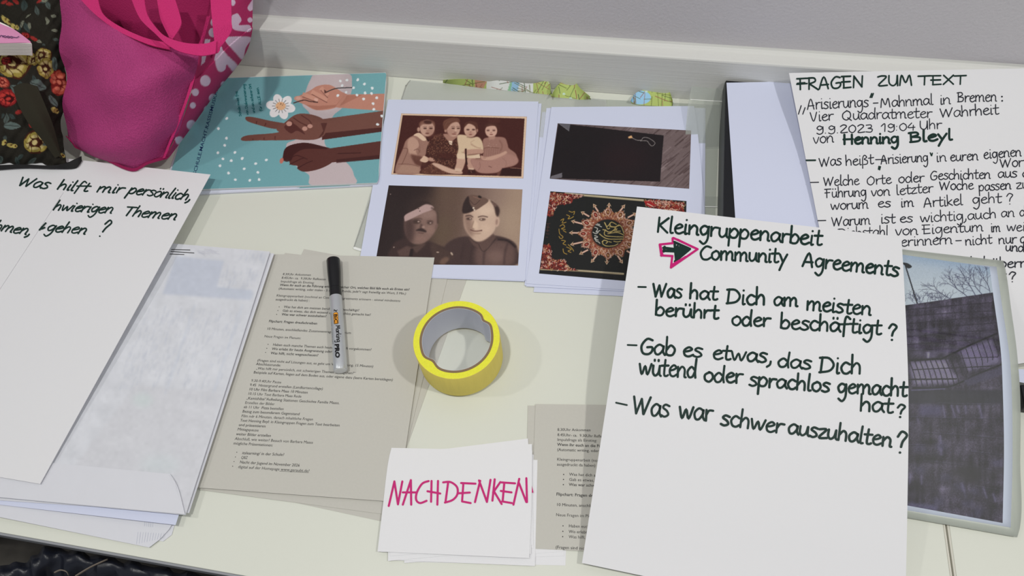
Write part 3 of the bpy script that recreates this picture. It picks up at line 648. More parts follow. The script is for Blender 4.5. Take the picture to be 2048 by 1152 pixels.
# ---- booklet cover
def paint_booklet():
    c = Canvas(320, 140, 780, 400, 2.2, (112, 164, 170)); c.frame(3.839, 360, 100)
    pk = (190, 176, 178); c.poly([960, 330, 1000, 230, 1050, 185, 1290, 180, 1320, 260, 1310, 340, 1250, 440, 1180, 500, 1160, 560, 1110, 690, 1140, 760, 1240, 830, 1310, 900, 1335, 960, 1335, 1030, 1015, 1040, 990, 960, 900, 900, 830, 800, 820, 720, 900, 680, 1010, 560, 990, 480, 940, 420], pk, sm=1)
    a1, a2 = (186, 130, 112), (160, 104, 86)
    c.poly([1140, 345, 1590, 335, 1590, 470, 1180, 440], a1); c.poly([1240, 350, 1400, 345, 1230, 430], a2, .6)
    c.poly([880, 370, 930, 345, 1000, 310, 1060, 275, 1150, 268, 1240, 320, 1280, 350, 1200, 440, 1050, 462, 960, 420, 910, 400], a1, sm=1)
    c.poly([960, 420, 1050, 462, 1190, 440, 1260, 350, 1200, 420, 1060, 430], a2, .7)
    for P in ([940, 340, 1060, 385], [1010, 320, 1130, 385], [1080, 290, 1135, 350]): c.line(P, 34, (200, 146, 126)); c.line(np.array(P).reshape(-1, 2)+[0, 19], 5, (110, 64, 56))
    c.ell(908, 372, 32, 20, (204, 150, 132)); c.ell(908, 370, 18, 12, (214, 168, 152)); c.ell(1045, 382, 16, 11, (214, 168, 152), .4); c.line([870, 408, 950, 385, 1000, 395, 1060, 402], 8, (70, 48, 44))
    c.line([1110, 330, 1200, 295, 1330, 288], 7, (40, 44, 46)); c.poly([1105, 300, 1135, 325, 1110, 335], (90, 54, 48))
    b1, b2 = (112, 72, 62), (74, 36, 32)
    c.poly([1100, 530, 1590, 462, 1590, 620, 1100, 670], b1); c.poly([1090, 640, 1590, 590, 1590, 622, 1090, 690], b2)
    c.poly([505, 515, 560, 515, 700, 545, 830, 570, 820, 600, 720, 605, 600, 575, 515, 545], b1, sm=1); c.poly([468, 680, 520, 655, 700, 640, 850, 620, 900, 660, 860, 690, 600, 695, 490, 698], b1, sm=1)
    c.poly([740, 610, 800, 560, 880, 500, 960, 488, 1060, 510, 1120, 550, 1130, 600, 1100, 660, 1020, 690, 880, 685, 820, 660], b1, sm=1)
    c.poly([800, 590, 860, 560, 930, 610, 960, 650, 900, 620, 850, 640], b2, .8, sm=1); c.poly([1080, 560, 1130, 560, 1100, 650, 1060, 680, 1100, 620], b2, .8)
    for P in ([870, 520, 930, 560, 1000, 590], [930, 500, 1000, 550, 1010, 600], [810, 560, 850, 545, 870, 560], [590, 545, 585, 570], [660, 560, 650, 585], [560, 680, 560, 695], [645, 670, 645, 690], [730, 660, 730, 688]): c.line(P, 6, b2)
    c.ell(838, 566, 22, 19, (186, 140, 126)); c.ell(998, 585, 20, 16, (186, 140, 126)); c.ell(958, 604, 20, 17, (186, 140, 126))
    d1, d2 = (86, 46, 40), (58, 24, 22)
    c.poly([1150, 755, 1590, 692, 1590, 830, 1150, 865], d1); c.poly([1200, 840, 1590, 800, 1590, 832, 1200, 868], d2, .7)
    c.poly([800, 770, 850, 730, 960, 712, 1080, 735, 1180, 770, 1180, 850, 1080, 910, 960, 935, 905, 915, 900, 890, 850, 880, 830, 840, 790, 850], d1, sm=1); c.poly([800, 770, 850, 730, 960, 712, 1080, 735, 1130, 760, 960, 760, 880, 800, 850, 850, 800, 850], d2, .9, sm=1)
    for P in ([850, 830, 900, 810, 980, 840], [840, 880, 920, 840, 950, 830], [900, 910, 970, 870, 1020, 850], [870, 750, 980, 740], [1210, 795, 1390, 790]): c.line(P, 6, d2)
    c.ell(780, 850, 14, 22, (186, 110, 96), .3)
    for i in range(6):
        a = i*math.tau/6+.2; c.ell(773+62*math.cos(a), 435+48*math.sin(a), 52, 36, (232, 232, 234), a)
    for i in range(14): a = i*math.tau/14; c.line([773+38*math.cos(a), 430+32*math.sin(a), 773+66*math.cos(a), 430+56*math.sin(a)], 4, (70, 74, 70))
    c.ell(773, 430, 38, 32, (228, 182, 138)); c.speck([745, 410, 800, 410, 800, 450, 745, 450], 8, (120, 80, 60), 4)
    for x, y in ((360, 525), (296, 604), (356, 676), (344, 732), (291, 789), (422, 787), (330, 836), (395, 849), (476, 834), (308, 889), (580, 872), (663, 844), (493, 912), (598, 940), (371, 944), (425, 996), (536, 1000), (608, 994), (1231, 238), (1281, 231), (1366, 227), (1417, 261), (1477, 294), (1245, 273), (1332, 290), (1420, 329), (1471, 334), (1275, 325), (1359, 346), (1212, 348), (1411, 377), (1512, 367), (1484, 412), (1487, 455), (1550, 506), (1516, 571)):
        c.ell(x, y, 11, 9, (222, 228, 230), RNG.uniform(0, 3)); c.ell(x+RNG.uniform(-5, 5), y+RNG.uniform(-5, 5), 9, 8, (222, 228, 230))
    c.noise(1.5, 2); return c
def paint_under():
    c = Canvas(300, 360, 780, 400, 2, (205, 208, 222)); c.poly([597, 360, 701, 360, 701, 400, 597, 400], (118, 166, 168)); return c
# ---- floral cloth
def rose(c, x, y, r, cols, sq=1.0):
    a, b, d = cols; c.ell(x, y, r, r*sq, d)
    for i in range(8):
        t = i*math.tau/8+RNG.uniform(-.2, .2); q = r*RNG.uniform(.55, .75)
        c.ell(x+q*math.cos(t), y+q*math.sin(t)*sq, r*.46, r*.3*sq, d, t+1.57); c.ell(x+q*math.cos(t)*1.03, y+q*math.sin(t)*sq*1.03, r*.42, r*.25*sq, a, t+1.57); c.ell(x+q*math.cos(t)*.85, y+q*math.sin(t)*sq*.85, r*.3, r*.12*sq, b, t+1.57)
    c.ell(x, y, r*.34, r*.3*sq, d); c.ell(x-r*.06, y, r*.22, r*.2*sq, b)
def leaf(c, x, y, L_, a, col, w=.32):
    ux, uy = math.cos(a), math.sin(a); c.poly([x, y, x+ux*L_*.45-uy*L_*w, y+uy*L_*.45+ux*L_*w, x+ux*L_, y+uy*L_, x+ux*L_*.45+uy*L_*w, y+uy*L_*.45-ux*L_*w], col, sm=1)
    c.line([x, y, x+ux*L_*.9, y+uy*L_*.9], max(L_*.05, .5), (38, 40, 38), .7)
def paint_floral():
    c = Canvas(-60, -40, 180, 345, 2, (41, 38, 32))
    YE = ((166, 148, 72), (206, 188, 128), (72, 34, 22)); RE = ((150, 36, 38), (196, 60, 54), (66, 12, 16)); CO = ((190, 82, 66), (220, 120, 98), (120, 30, 28)); GL = (82, 92, 88); G2 = (62, 74, 72)
    for k in range(60): leaf(c, RNG.uniform(-60, 170), RNG.uniform(-40, 340), RNG.uniform(10, 22), RNG.uniform(0, 6.3), GL if k % 2 else G2, .28)
    rose(c, 27, 128, 36, YE, .75); rose(c, 16, 124, 13, RE, .6); rose(c, 64, 118, 14, YE, .9); rose(c, 84, 112, 18, YE, .9); rose(c, 92, 138, 18, YE, 1.1); rose(c, 118, 165, 15, CO, 1.8); rose(c, 14, 196, 22, RE, .9); rose(c, 8, 166, 12, CO, .8); rose(c, 72, 284, 24, YE, 1); rose(c, 52, 72, 9, RE, .8); rose(c, -30, 20, 20, RE); rose(c, -30, 260, 22, CO)
    for x, y, a in ((85, 6, -.5), (90, 33, 1.2), (62, 28, 2.3), (100, 30, .2), (96, 36, 2), (60, 60, -1.3), (68, 78, .3), (115, 62, 3.2), (38, 52, -.6), (40, 48, -.3)): leaf(c, x, y, 13, a, (136, 138, 120), .25)
    for x, y in ((8, 38), (14, 42), (22, 50), (30, 52), (8, 285), (18, 292), (26, 294), (104, 220), (110, 222), (125, 312)): c.ell(x, y, 6, 4, (190, 172, 96), RNG.uniform(0, 3)); c.ell(x+2, y, 2, 2, (90, 50, 20))
    for x, y in ((10, 4), (20, 8), (30, 3), (82, 5), (66, 76), (40, 225), (60, 250)): c.ell(x, y, 6, 3.5, (160, 50, 46), RNG.uniform(0, 3))
    for x, y, L_, a in ((20, 170, 34, .7), (60, 165, 36, .3), (30, 178, 30, 1.2), (10, 250, 30, .1), (100, 190, 26, 1.2), (0, 310, 20, 1.6), (105, 115, 26, 1.2), (85, 290, 18, -.3)): leaf(c, x, y, L_, a, (96, 110, 106), .25)
    c.a *= .9; c.noise(3, 1.5); return c
def paint_tote_side():
    c = Canvas(290, -60, 530, 345, 2, (168, 42, 94)); wh = (208, 182, 204)
    for x, y, r in ((409, 161, 10.5), (389, 184, 7), (384, 210, 6), (381, 249, 9.5), (424, 195, 8), (412, 217, 6), (445, 167, 5), (357, 280, 8), (426, 65, 9), (465, 5, 6), (400, 238, 5), (368, 300, 5), (470, -20, 12), (500, -40, 10), (500, 40, 5)): c.ell(x, y, r, r*1.05, wh)
    c.poly([441, 92, 449, 105, 475, 132, 465, 142, 452, 128, 449, 138, 440, 143, 432, 136, 429, 115], wh, sm=1)
    c.poly([449, 76, 470, 73, 501, 74, 490, 95, 484, 118, 470, 105, 455, 88], wh, sm=1); c.poly([463, 33, 475, 27, 483, 40, 478, 50, 498, 50, 502, 58, 494, 63, 470, 60, 463, 50], wh, sm=1)
    c.poly([495, 16, 503, 2, 512, -10, 512, 8, 502, 22], wh, sm=1); c.poly([410, 78, 421, 79, 418, 92, 408, 90], wh); c.poly([404, 112, 413, 110, 410, 124, 402, 131], wh); c.ell(427, 45, 6, 8, wh)
    c.noise(3, 1.2); return c
def paint_map():
    c = Canvas(870, 140, 1380, 215, 3, (172, 188, 108))
    c.poly([975, 140, 1066, 140, 1066, 215, 970, 215], (220, 222, 218)); c.poly([1020, 165, 1034, 165, 1034, 200, 1010, 200], (140, 190, 150)); c.poly([1024, 160, 1040, 160, 1032, 200, 1020, 200], (150, 190, 220)); c.ell(1280, 195, 22, 14, (150, 196, 226)); c.poly([950, 150, 975, 160, 965, 180, 950, 175], (196, 120, 120), .7)
    for k in range(170):
        x, y = RNG.uniform(870, 1380), RNG.uniform(145, 212); a = RNG.choice([0, 1.5, .4, 2.2])+RNG.uniform(-.2, .2); L_ = RNG.uniform(12, 46)
        c.line([x, y, x+L_*math.cos(a), y+L_*math.sin(a)], RNG.uniform(.9, 1.5), [(104, 112, 60), (70, 90, 60), (150, 90, 80)][k % 3], .9)
    for k in range(12): c.ell(RNG.uniform(980, 1370), RNG.uniform(165, 200), 3, 2, (190, 215, 200))
    return c
def paint_show():
    """back of a printed carrier: newsprint showing faintly through"""
    c = Canvas(-120, 470, 560, 1060, 1, (206, 208, 214)); c.noise(3, 22)
    c.poly([352, 512, 448, 522, 434, 574, 505, 580, 500, 600, 325, 588], (186, 192, 206), .85, 2); c.poly([435, 575, 508, 585, 505, 598, 432, 588], (188, 194, 206), .6, 1)
    for x0, y0, x1, y1, x2, y2, x3, y3, n in ((300, 610, 490, 618, 430, 800, 230, 770, 330), (452, 528, 520, 534, 505, 575, 440, 570, 60), (480, 496, 535, 503, 530, 518, 475, 512, 26)):
        for k in range(n):
            u, v = RNG.rand(2); x = (x0*(1-u)+x1*u)*(1-v)+(x3*(1-u)+x2*u)*v; y = (y0*(1-u)+y1*u)*(1-v)+(y3*(1-u)+y2*u)*v
            c.line([x, y, x-3.5, y+RNG.uniform(8, 15)], 1.2, (178, 183, 196), .5, .6)
    for k in range(20): x = RNG.uniform(390, 430); c.line([x, 500+RNG.uniform(-3, 8), x+14, 503+RNG.uniform(-6, 8)], 1, (180, 182, 192), .6)
    for x in (330, 425): c.line([x+60, 610, x, 790], 4, (192, 198, 210), .6, 2)
    c.poly([270, 770, 445, 785, 372, 1030, 90, 1010], (198, 198, 203), .5, 3); c.ell(285, 800, 20, 14, (196, 210, 208), 0, .5, 6); c.ell(320, 930, 40, 20, (196, 208, 210), 0, .4, 10)
    c.noise(2, 6); return c
# ---------------------------------------------------------------- materials
M_TABLE = mat('table_laminate', (208, 210, 199), .42, .4, noise=(9, 9, 9, .012), bump=(900, 900, 900, .04))
M_EDGE = mat('table_edge_shaded', (140, 142, 146), .5, .3); M_SIDE_EDGE = mat('table_side_edge', (200, 198, 186), .5, .3); M_LEG = mat('table_leg', (120, 122, 124), .35, .5, 1)  # front edge colour is darkened to carry the shade on that face
M_WALL = mat('painted_wall', (192, 189, 193), .75, .2, bump=(260, 260, 260, .5)); M_TRIM = mat('painted_board', (208, 208, 204), .6, .3, noise=(3, 60, 160, .02), bump=(6, 300, 700, .35))
M_FLOOR = mat('floor_covering', (96, 92, 86), .8, .2, noise=(30, 30, 30, .35))
M_A3 = mat('thick_white_paper', (217, 217, 219), .65, .2, bump=(700, 700, 700, .05)); M_CARD = mat('card_paper', (220, 220, 222), .65, .2, bump=(700, 700, 700, .05))
M_PRINT = mat('office_paper', (201, 206, 226), .6, .2); M_GREY = mat('recycled_grey_paper', (188, 186, 178), .75, .15, noise=(400, 400, 400, .03)); M_ENV = mat('envelope_paper', (208, 209, 215), .65, .2, bump=(60, 60, 60, .3), noise=(40, 40, 40, .02))
M_INK = mat('green_black_marker_ink', (13, 42, 36), .5, .3); M_FINE = mat('black_pen_ink', (28, 32, 42), .5, .3); M_TONER = mat('toner', (62, 62, 62), .6, .2); M_PINKINK = mat('pink_marker_ink', (190, 22, 110), .5, .3)
M_FILM = mat('clear_film', (206, 208, 204), .22, .5, trans=.62); M_FILM2 = mat('thin_clear_film', (190, 194, 188), .2, .5, trans=.72); M_FILMEDGE = mat('film_edge', (228, 230, 226), .3, .5)
M_BLACK = mat('black_board', (18, 19, 24), .45, .4); M_SPINE = mat('dark_spine', (70, 73, 72), .5, .4)
# ---------------------------------------------------------------- the setting
o = box('floor', -3000, 3000, -2500, 775, -745, -740, M_FLOOR); tag(o, kind='structure')
prof = [(751, -80), (751, 67.5), (751.8, 69.4), (753.5, 70), (768, 70), (771.5, 70.9), (774, 73), (776, 78), (776, -80)]
V = [(x, y, z) for x in (-2600, 2600) for y, z in prof]; n = len(prof)
o = link('trim_1', W(V), [tuple(range(n))[::-1], tuple(range(n, 2*n))]+[(i, (i+1) % n, (i+1) % n+n, i+n) for i in range(n)], M_TRIM); tag(o, kind='structure')
o = box('wall_back', -2600, 2600, 775.2, 860, -740, 1500, M_WALL); tag(o, kind='structure')
def desk(x0, x1, label):
    t = empty('table', ((x0+x1)/2, 400, -740), label=label, cat='table')
    box('table_top', x0+2, x1-2, 56.5, 750.5, -24, 0, M_TABLE, t, .6)
    box('front_edge', x0, x1, 54, 56.4, -24, -.25, M_EDGE, t, .5)
    box('side_edge', x0, x0+1.9, 56.5, 750.5, -24, -.15, M_SIDE_EDGE, t, .3); box('side_edge', x1-1.9, x1, 56.5, 750.5, -24, -.15, M_SIDE_EDGE, t, .3)
    for x in (x0+40, x1-40):
        for y in (110, 700): box('leg', x-20, x+20, y-20, y+20, -740, -24, M_LEG, t, 2)
    box('frame_rail', x0+60, x1-60, 130, 150, -70, -24, M_LEG, t)
desk(-1250, 349.2, 'long cream laminate table carrying most of the papers'); desk(350.8, 1500, 'cream laminate table to the right of the thin joint, under the laminated picture')
# ---------------------------------------------------------------- jacket below the table edge
def patch(name, ctrl, m, nu=4, nv=4, thick=.8, parent=None, canvas=None, wob=None, label=None, origin=None):
    C_ = np.array(ctrl, float)                       # rows x cols x (survey px, survey py, height)
    A = np.stack([crom(C_[i], nu) for i in range(len(C_))]); B = np.stack([crom(A[:, j], nv) for j in range(A.shape[1])], 1)
    h, w_ = B.shape[:2]; px = B.reshape(-1, 3)[:, :2]; T = at(px, B.reshape(-1, 3)[:, 2])
    g = T.reshape(h, w_, 3); nx = np.cross(np.gradient(g, axis=1), -np.gradient(g, axis=0)); nx /= np.linalg.norm(nx, axis=2)[..., None]+1e-9
    nx = nx.reshape(-1, 3); nx[nx @ np.array([0, -.5, .86]) < 0] *= -1
    if wob is not None: T = T+nx*wob(px)[:, None]
    V, F = solid(T, w_, h, thick, -nx)
    col = None
    if canvas is not None: c = canvas.sample(px); col = np.concatenate([c, c])
    o = link(name, W(V), F, m, parent, smooth=True, col=col, origin=origin)
    try: o.data.set_sharp_from_angle(angle=math.radians(60))
    except Exception: pass
    if label: o['label'] = label
    return o
M_JACK = mat('black_quilted_fabric', (24, 27, 38), .38, .5, bump=(60, 200, 200, .4)); M_LINT = mat('pale_lining', (120, 110, 100), .8)
jk = empty('jacket', (-560, -80, -420), label='crumpled shiny black jacket just below the front edge of the table', cat='jacket')
rows = []
for j, (dy, z) in enumerate(((0, -100), (14, -92), (40, -100), (90, -140), (150, -220), (210, -430), (250, -738))):
    rows.append([(x, y+dy+(0 if j else 0), z) for x, y in ((-80, 1168), (-20, 1146), (40, 1123), (62, 1110), (88, 1101), (112, 1094), (170, 1104), (260, 1122), (360, 1142), (480, 1164))])
patch('jacket_body', rows, M_JACK, 8, 8, 6, jk, wob=lambda p: 3.5*np.sin(p[:, 0]*.10+p[:, 1]*.05)+2.0*np.sin(p[:, 0]*.19-p[:, 1]*.06))
for P in ([(108, 1145, -84), (120, 1140, -82), (132, 1143, -82), (136, 1150, -82)], [(150, 1152, -84), (180, 1134, -82), (215, 1118, -86)]):
    P = np.array(P, float); patch('seam', [P+[0, -1.2, 0], P+[0, 1.2, 0]], M_LINT, 5, 2, 2, jk)
# ---------------------------------------------------------------- map scraps and laminating film at the back
mp = paint_map(); M_TORN = mat('torn_paper_edge', (226, 227, 228), .8)
def torn(L, label, grp, tears=()):
    top, bot, z0, z1 = L
    C_ = [[(x, y, z1) for x, y in top], [(x, (y+yb)/2, (z0+z1)/2) for (x, y), (_, yb) in zip(top, bot)], [(x, y, z0) for x, y in bot]]
    o = patch('map_scrap', C_, mat('print_ink_60', 0, rough=.6, spec=.3, attr=True), 40, 16, .3, canvas=mp); tag(o, label, 'map scrap', grp)
    for E_ in tears:
        patch('torn_edge', [[(x, y, z+.4) for x, y, z in E_], [(x+3.5, y+5.5, z-1.5) for x, y, z in E_]], M_TORN, 5, 2, .2, o)
torn(([(886, 160), (930, 158), (975, 163), (1000, 161), (1060, 167), (1095, 162), (1101, 178)], [(886, 166), (930, 172), (975, 178), (1000, 180), (1060, 186), (1095, 190), (1106, 192)], 1.2, 13), 'torn green road map scrap with a white gap, leftmost along the back board', 'map scraps', [[(1096, 163, 13), (1099, 172, 9), (1104, 186, 3), (1110, 190, 2)]])
torn(([(1102, 192), (1118, 168), (1142, 156), (1160, 176), (1180, 193)], [(1104, 194), (1118, 196), (1142, 198), (1160, 200), (1182, 198)], 1.2, 13), 'small green map scrap with a torn white slope, middle one at the back board', 'map scraps', [[(1140, 156, 13), (1150, 163, 11), (1160, 176, 7), (1172, 188, 3), (1180, 194, 2)]])
torn(([(1262, 200), (1275, 184), (1310, 176), (1334, 177), (1345, 200)], [(1264, 207), (1280, 210), (1310, 212), (1330, 213), (1345, 212)], 1.0, 10), 'green map scrap with a light blue lake, rightmost at the back board', 'map scraps', [[(1331, 177, 10), (1338, 186, 7), (1345, 202, 2)]])
def film(L, R, z, m, label, edge=True):
    s = Sheet(L, R, z); s.build('laminating_pouch', m, 11, 13, .25, label=label, cat='laminating pouch', group='empty laminating pouches'); return s
s = film([(820, 160), (806, 190), (706, 497)], [(1212, 199), (1214, 210), (1190, 520)], smoothz([1.6, 1.2, .9]), M_FILM, 'milky laminating pouch with rounded corners under the left photo printouts')
ink = Ink(); ink.stroke([(709, 496), (722, 500), (738, 503)], 5); ink.build('welded_edge', s, M_FILMEDGE)
ink = Ink(); ink.stroke([(820, 161), (812, 172), (806, 190), (745, 384), (708, 494)], 1.4); ink.build('welded_edge', s, mat('film_shade', (150, 152, 146), .4))
film([(1150, 196), (1120, 560)], [(1440, 210), (1425, 560)], .5, M_FILM2, 'clear laminating pouch under the right photo printouts')
s = film([(1384, 171), (1376, 210), (1366, 414)], [(1462, 163), (1460, 205), (1446, 416)], smoothz([24, .45, .3]), M_FILM2, 'clear film leaning on the back board between printouts and black binder')
ink = Ink(); ink.stroke([(1381, 199), (1446, 203)], 1.2); ink.stroke([(1366, 412), (1446, 414)], 1.6); ink.build('welded_edge', s, M_FILMEDGE)
# ---------------------------------------------------------------- photo printouts
G1 = 'photo printouts, left pile'; G2_ = 'photo printouts, right pile'
quad((789, 203), (1083, 207), (1055, 560), (722, 550), 1.9).build('printout_sheet', M_PRINT, label='blank-looking white printout under the family portrait sheet, edge showing at its right', cat='printout', group=G1)
quad((782, 201), (1080, 214), (1049, 563), (719, 551), 2.2).build('printout_sheet', M_PRINT, label='white printout directly under the family portrait sheet', cat='printout', group=G1)
fs = quad((776, 199), (1077, 203), (1050, 561), (714, 549), smoothz([3.2, 2.6, 2.6])); fo = fs.build('photo_printout', M_PRINT, label='printout with a sepia family portrait above two men in side caps', cat='printout', group=G1)
picture('family_portrait', paint_family(), [(802.6, 226.8), (782.5, 348.8)], [(1053.8, 233.3), (1046.6, 356.7)], fs, fo, .8, label='sepia portrait of a woman with three children')
picture('soldiers_portrait', paint_men(), [(777.5, 370.6), (750.3, 528)], [(1045, 378.8), (1036.2, 531)], fs, fo, .8, label='brown portrait of two men in side caps')
for k, (a, z, lb) in enumerate([(((1122, 214), (1411, 216), (1409, 600), (1067, 584)), 1.0, 'white sheet at the bottom of the right printout pile, sticking out lowest'), (((1084, 224), (1370, 226), (1390, 585), (1049, 571)), 1.4, 'white sheet in the right printout pile, peeking out at its top left'), (((1093, 216), (1394, 216), (1408, 590), (1052, 573)), 1.8, 'second white sheet from the top of the right printout pile')]):
    quad(*a, z).build('printout_sheet', M_PRINT, label=lb, cat='printout', group=G2_)
rs = Sheet([(1103, 214), (1052, 567)], [(1388, 212), (1393, 245), (1401, 320), (1409, 425), (1412, 590)], smoothz([4, 2.8, 2.4])); ro = rs.build('photo_printout', M_PRINT, label='printout with a dark cloth picture above an ornamented book cover', cat='printout', group=G2_)
picture('cloth_picture', paint_dark(), [(1115.3, 246.5), (1099.6, 357.5)], [(1382.3, 261), (1378.4, 377.5)], rs, ro, .9, label='picture of black cloth with a small chain on floorboards')
picture('book_cover_picture', paint_cover(), [(1100.7, 382.5), (1078, 547)], [(1373, 402), (1369, 572)], rs, ro, .7, label='picture of an ornamented black book cover')
# ---------------------------------------------------------------- booklets
bk = quad((396, 170), (771, 155), (753, 370), (322, 392), 3.0); bo = bk.build('booklet', mat('booklet_white', (205, 208, 222), .35, .5), thick=2.6, label='lower booklet with a white and teal cover edge under the teal one', cat='booklet', group='booklets')
picture('cover', paint_under(), [(396, 172), (324, 390)], [(770, 157), (752.5, 369)], bk, bo, 3)
bk = Sheet([(398, 157), (330, 382)], [(771.5, 145), (773.4, 149), (772.8, 156), (758.6, 335), (757, 361), (754, 366)], smoothz(np.array([[6, 8, 11.5], [6, 6.4, 7], [6, 6, 6], [6, 6, 6]]), 8)); bo = bk.build('booklet', mat('booklet_pages', (200, 204, 206), .5, .4), thick=2.6, label='teal booklet with drawn hands, one holding a white flower', cat='booklet', group='booklets')
picture('cover', paint_booklet(), [(398.5, 158), (330.5, 381)], [(770.5, 145.6), (772.5, 149.2), (771.9, 156), (757.8, 335), (756.2, 360.4), (753.4, 365.4)], bk, bo, 1, rough=.34)
f = lambda a, b: (a/3.839+360, b/3.839+100)
ink = Ink(); printed(ink, 'SCHULE.MACHT.RASSISMUSKRITIK', *f(122, 958), *f(312, 240), 9.4, bold=.006); ink.build('title_lettering', bk, mat('navy_print', (24, 52, 92), .4), .3, parent=bo)
ink = Ink()
for t, a, b in (('Schule muss frei', (472, 508), (440, 315)), ('von Diskriminierung', (526, 497), (498, 262)), ('und ein sicherer Ort', (576, 484), (545, 260)), ('für ALLE sein', (632, 470), (602, 288))):
    hand(ink, t, *f(*a), *f(*b), 3.1, 1.0)
ink.build('handwritten_lettering', bk, mat('teal_print', (22, 104, 108), .4), .3, parent=bo)
# ---------------------------------------------------------------- grey schedule sheets
GG = 'grey schedule sheets, large pile'
quad((608, 498), (934, 557), (761, 1042), (391, 962), .5).build('schedule_sheet', M_GREY, label='bottom grey sheet turned clockwise, corners showing top and lower right of pile', cat='paper sheet', group=GG)
quad((570, 506), (898, 543), (780, 1030), (395, 979), 1.1).build('schedule_sheet', M_GREY, label='middle grey sheet of the large pile, edge showing on the right', cat='paper sheet', group=GG)
gs = quad((533, 508), (869, 515), (795, 1004), (378, 974), 3.4); go = gs.build('schedule_sheet', M_GREY, label='top grey sheet printed with the full day schedule, marker lying on it', cat='paper sheet', group=GG)
ink = Ink()
A_ = lambda a, b: (a/3.972+440, b/3.972+490); B_ = lambda a, b: (a/3.6+400, b/3.6+740)
def row(F_, t, x0, y0, x1, y1, sz, up, b=0.):
    printed(ink, t, *F_(x0, y0), *F_(x1, y1), sz, up=up, bold=b)
upA = (.26, -1.0)
for t, x0, y0, x1, y1, b in [('8.30Uhr Ankommen', 497, 239, 720, 246, 0), ('8.45Uhr- ca.  9.30Uhr Reflexion', 488, 268, 838, 281, 0), ('Impulsfrage als Einstieg:', 480, 297, 748, 308, 0),
    ('Wenn ihr euch an die Führung erinnert, welcher Ort, welches Bild fällt euch als Erstes ein?', 474, 325, 1503, 362, .014), ('(Automatic writing, oder malen - 5 Minuten, Runde, jede*r sagt freiwillig ein Wort, 5 Min.)', 464, 354, 1475, 394, 0),
    ('Kleingruppenarbeit (nochmal an Community Agreements erinnern - einmal mindestens', 447, 409, 1430, 452, 0), ('ausgedruckt da haben) :', 440, 440, 710, 450, 0),
    ('Was hat dich am meisten berührt oder beschäftigt?', 505, 499, 1103, 527, .008), ('Gab es etwas, das dich wütend oder sprachlos gemacht hat?', 495, 529, 1195, 563, .004), ('Was war schwer auszuhalten?', 488, 559, 842, 575, .01),
    ('Flipchart: Fragen draufschreiben', 386, 613, 770, 632, .014), ('10 Minuten, anschließendes Zusammentragen im Plenum', 370, 673, 1038, 707, 0), ('Neue Fragen im Plenum:', 350, 733, 640, 749, 0),
    ('Haben euch manche Themen auch heute schon oft vorgekommen?', 418, 800, 1200, 840, .003), ('Wo erlebt ihr heute Ausgrenzung oder Hass?', 410, 833, 965, 860, .006), ('Was hilft, nicht wegzuschauen?', 400, 867, 778, 885, .01),
    ('(Fragen sind nicht auf Lösungen aus, es geht um Verständigung, 15 Minuten)', 294, 925, 1215, 973, 0), ('Abschlussrunde:', 285, 954, 480, 965, 0), ('„Was hilft mir persönlich, mit schwierigen Themen umzugehen?“', 285, 988, 1072, 1028, 0), ('Beispiele auf Karten, liegen auf dem Boden aus, oder eigene dazu (leere Karten bereitlegen)', 265, 1020, 1370, 1080, 0)]:
    row(A_, t, x0, y0, x1, y1, 6.3+1.0*(y0-230)/850, upA, b)
for t, x0, y0, x1, y1, b in [('9.30-9.40Uhr Pause', 367, 84, 583, 97, 0), ('9.45  Hintergrund erstellen (Landkartencollage)', 357, 115, 882, 143, 0), ('10 Uhr Film Barbara Maas 10 Minuten', 350, 146, 773, 170, 0), ('10.15 Uhr Text Barbara Maas Rede', 342, 178, 728, 199, 0), ('„Kamishibai“Aufteilung Stationen Geschichte Familie Maass,', 332, 211, 1002, 246, 0),
    ('Erstellen der Bilder', 322, 243, 535, 254, 0), ('ab 11 Uhr  Pizza bestellen', 313, 274, 600, 289, 0), ('Bezug zum besonderem Gegenstand', 304, 306, 714, 326, 0), ('Film ndr 6 Minuten, danach inhaltliche Fragen', 296, 339, 811, 364, 0), ('Text Henning Beyl: in Kleingruppen Fragen zum Text bearbeiten', 287, 371, 1003, 407, 0), ('und präsentieren', 277, 403, 470, 414, 0), ('Mittagspause', 268, 435, 420, 443, 0),
    ('weiter Bilder erstellen', 259, 469, 508, 482, 0), ('Abschluß, wie weiter? Besuch von Barbara Maass', 249, 503, 811, 531, 0), ('mögliche Präsentationen:', 239, 536, 522, 551, 0), ('itslearning/ in der Schule?', 302, 606, 603, 619, 0), ('QBZ', 294, 639, 340, 641, 0), ('Nacht der Jugend im November 2026', 285, 672, 715, 696, 0), ('digital auf der Homepage www.geraubt.de?', 272, 706, 785, 736, 0)]:
    row(B_, t, x0, y0, x1, y1, 7.3+.9*(y0-80)/640, upA, b)
for p in [A_(470, 492), A_(460, 521), A_(450, 551), A_(382, 789), A_(372, 821), A_(362, 853), B_(265, 592), B_(255, 626), B_(245, 659), B_(235, 693)]: ink.stroke([p], 1.7)
ink.stroke([B_(572, 728), B_(782, 739)], .6); ink.build('printed_text', gs, M_TONER, .12)
GH = 'grey schedule sheets, small pile'
quad((1056, 811), (1395, 820), (1410, 1105), (1050, 1091), .9).build('schedule_sheet', M_GREY, label='lower grey sheet of the small pile, thin strip showing at the left', cat='paper sheet', group=GH)
hs = quad((1071, 808), (1400, 812), (1420, 1114), (1061, 1097), 1.6); hs.build('schedule_sheet', M_GREY, label='short grey printed schedule sheet half under the Kleingruppenarbeit poster', cat='paper sheet', group=GH)
C_ = lambda a, b: (a/3.096+720, b/3.096+780); ink = Ink(); up2 = (.03, -1)
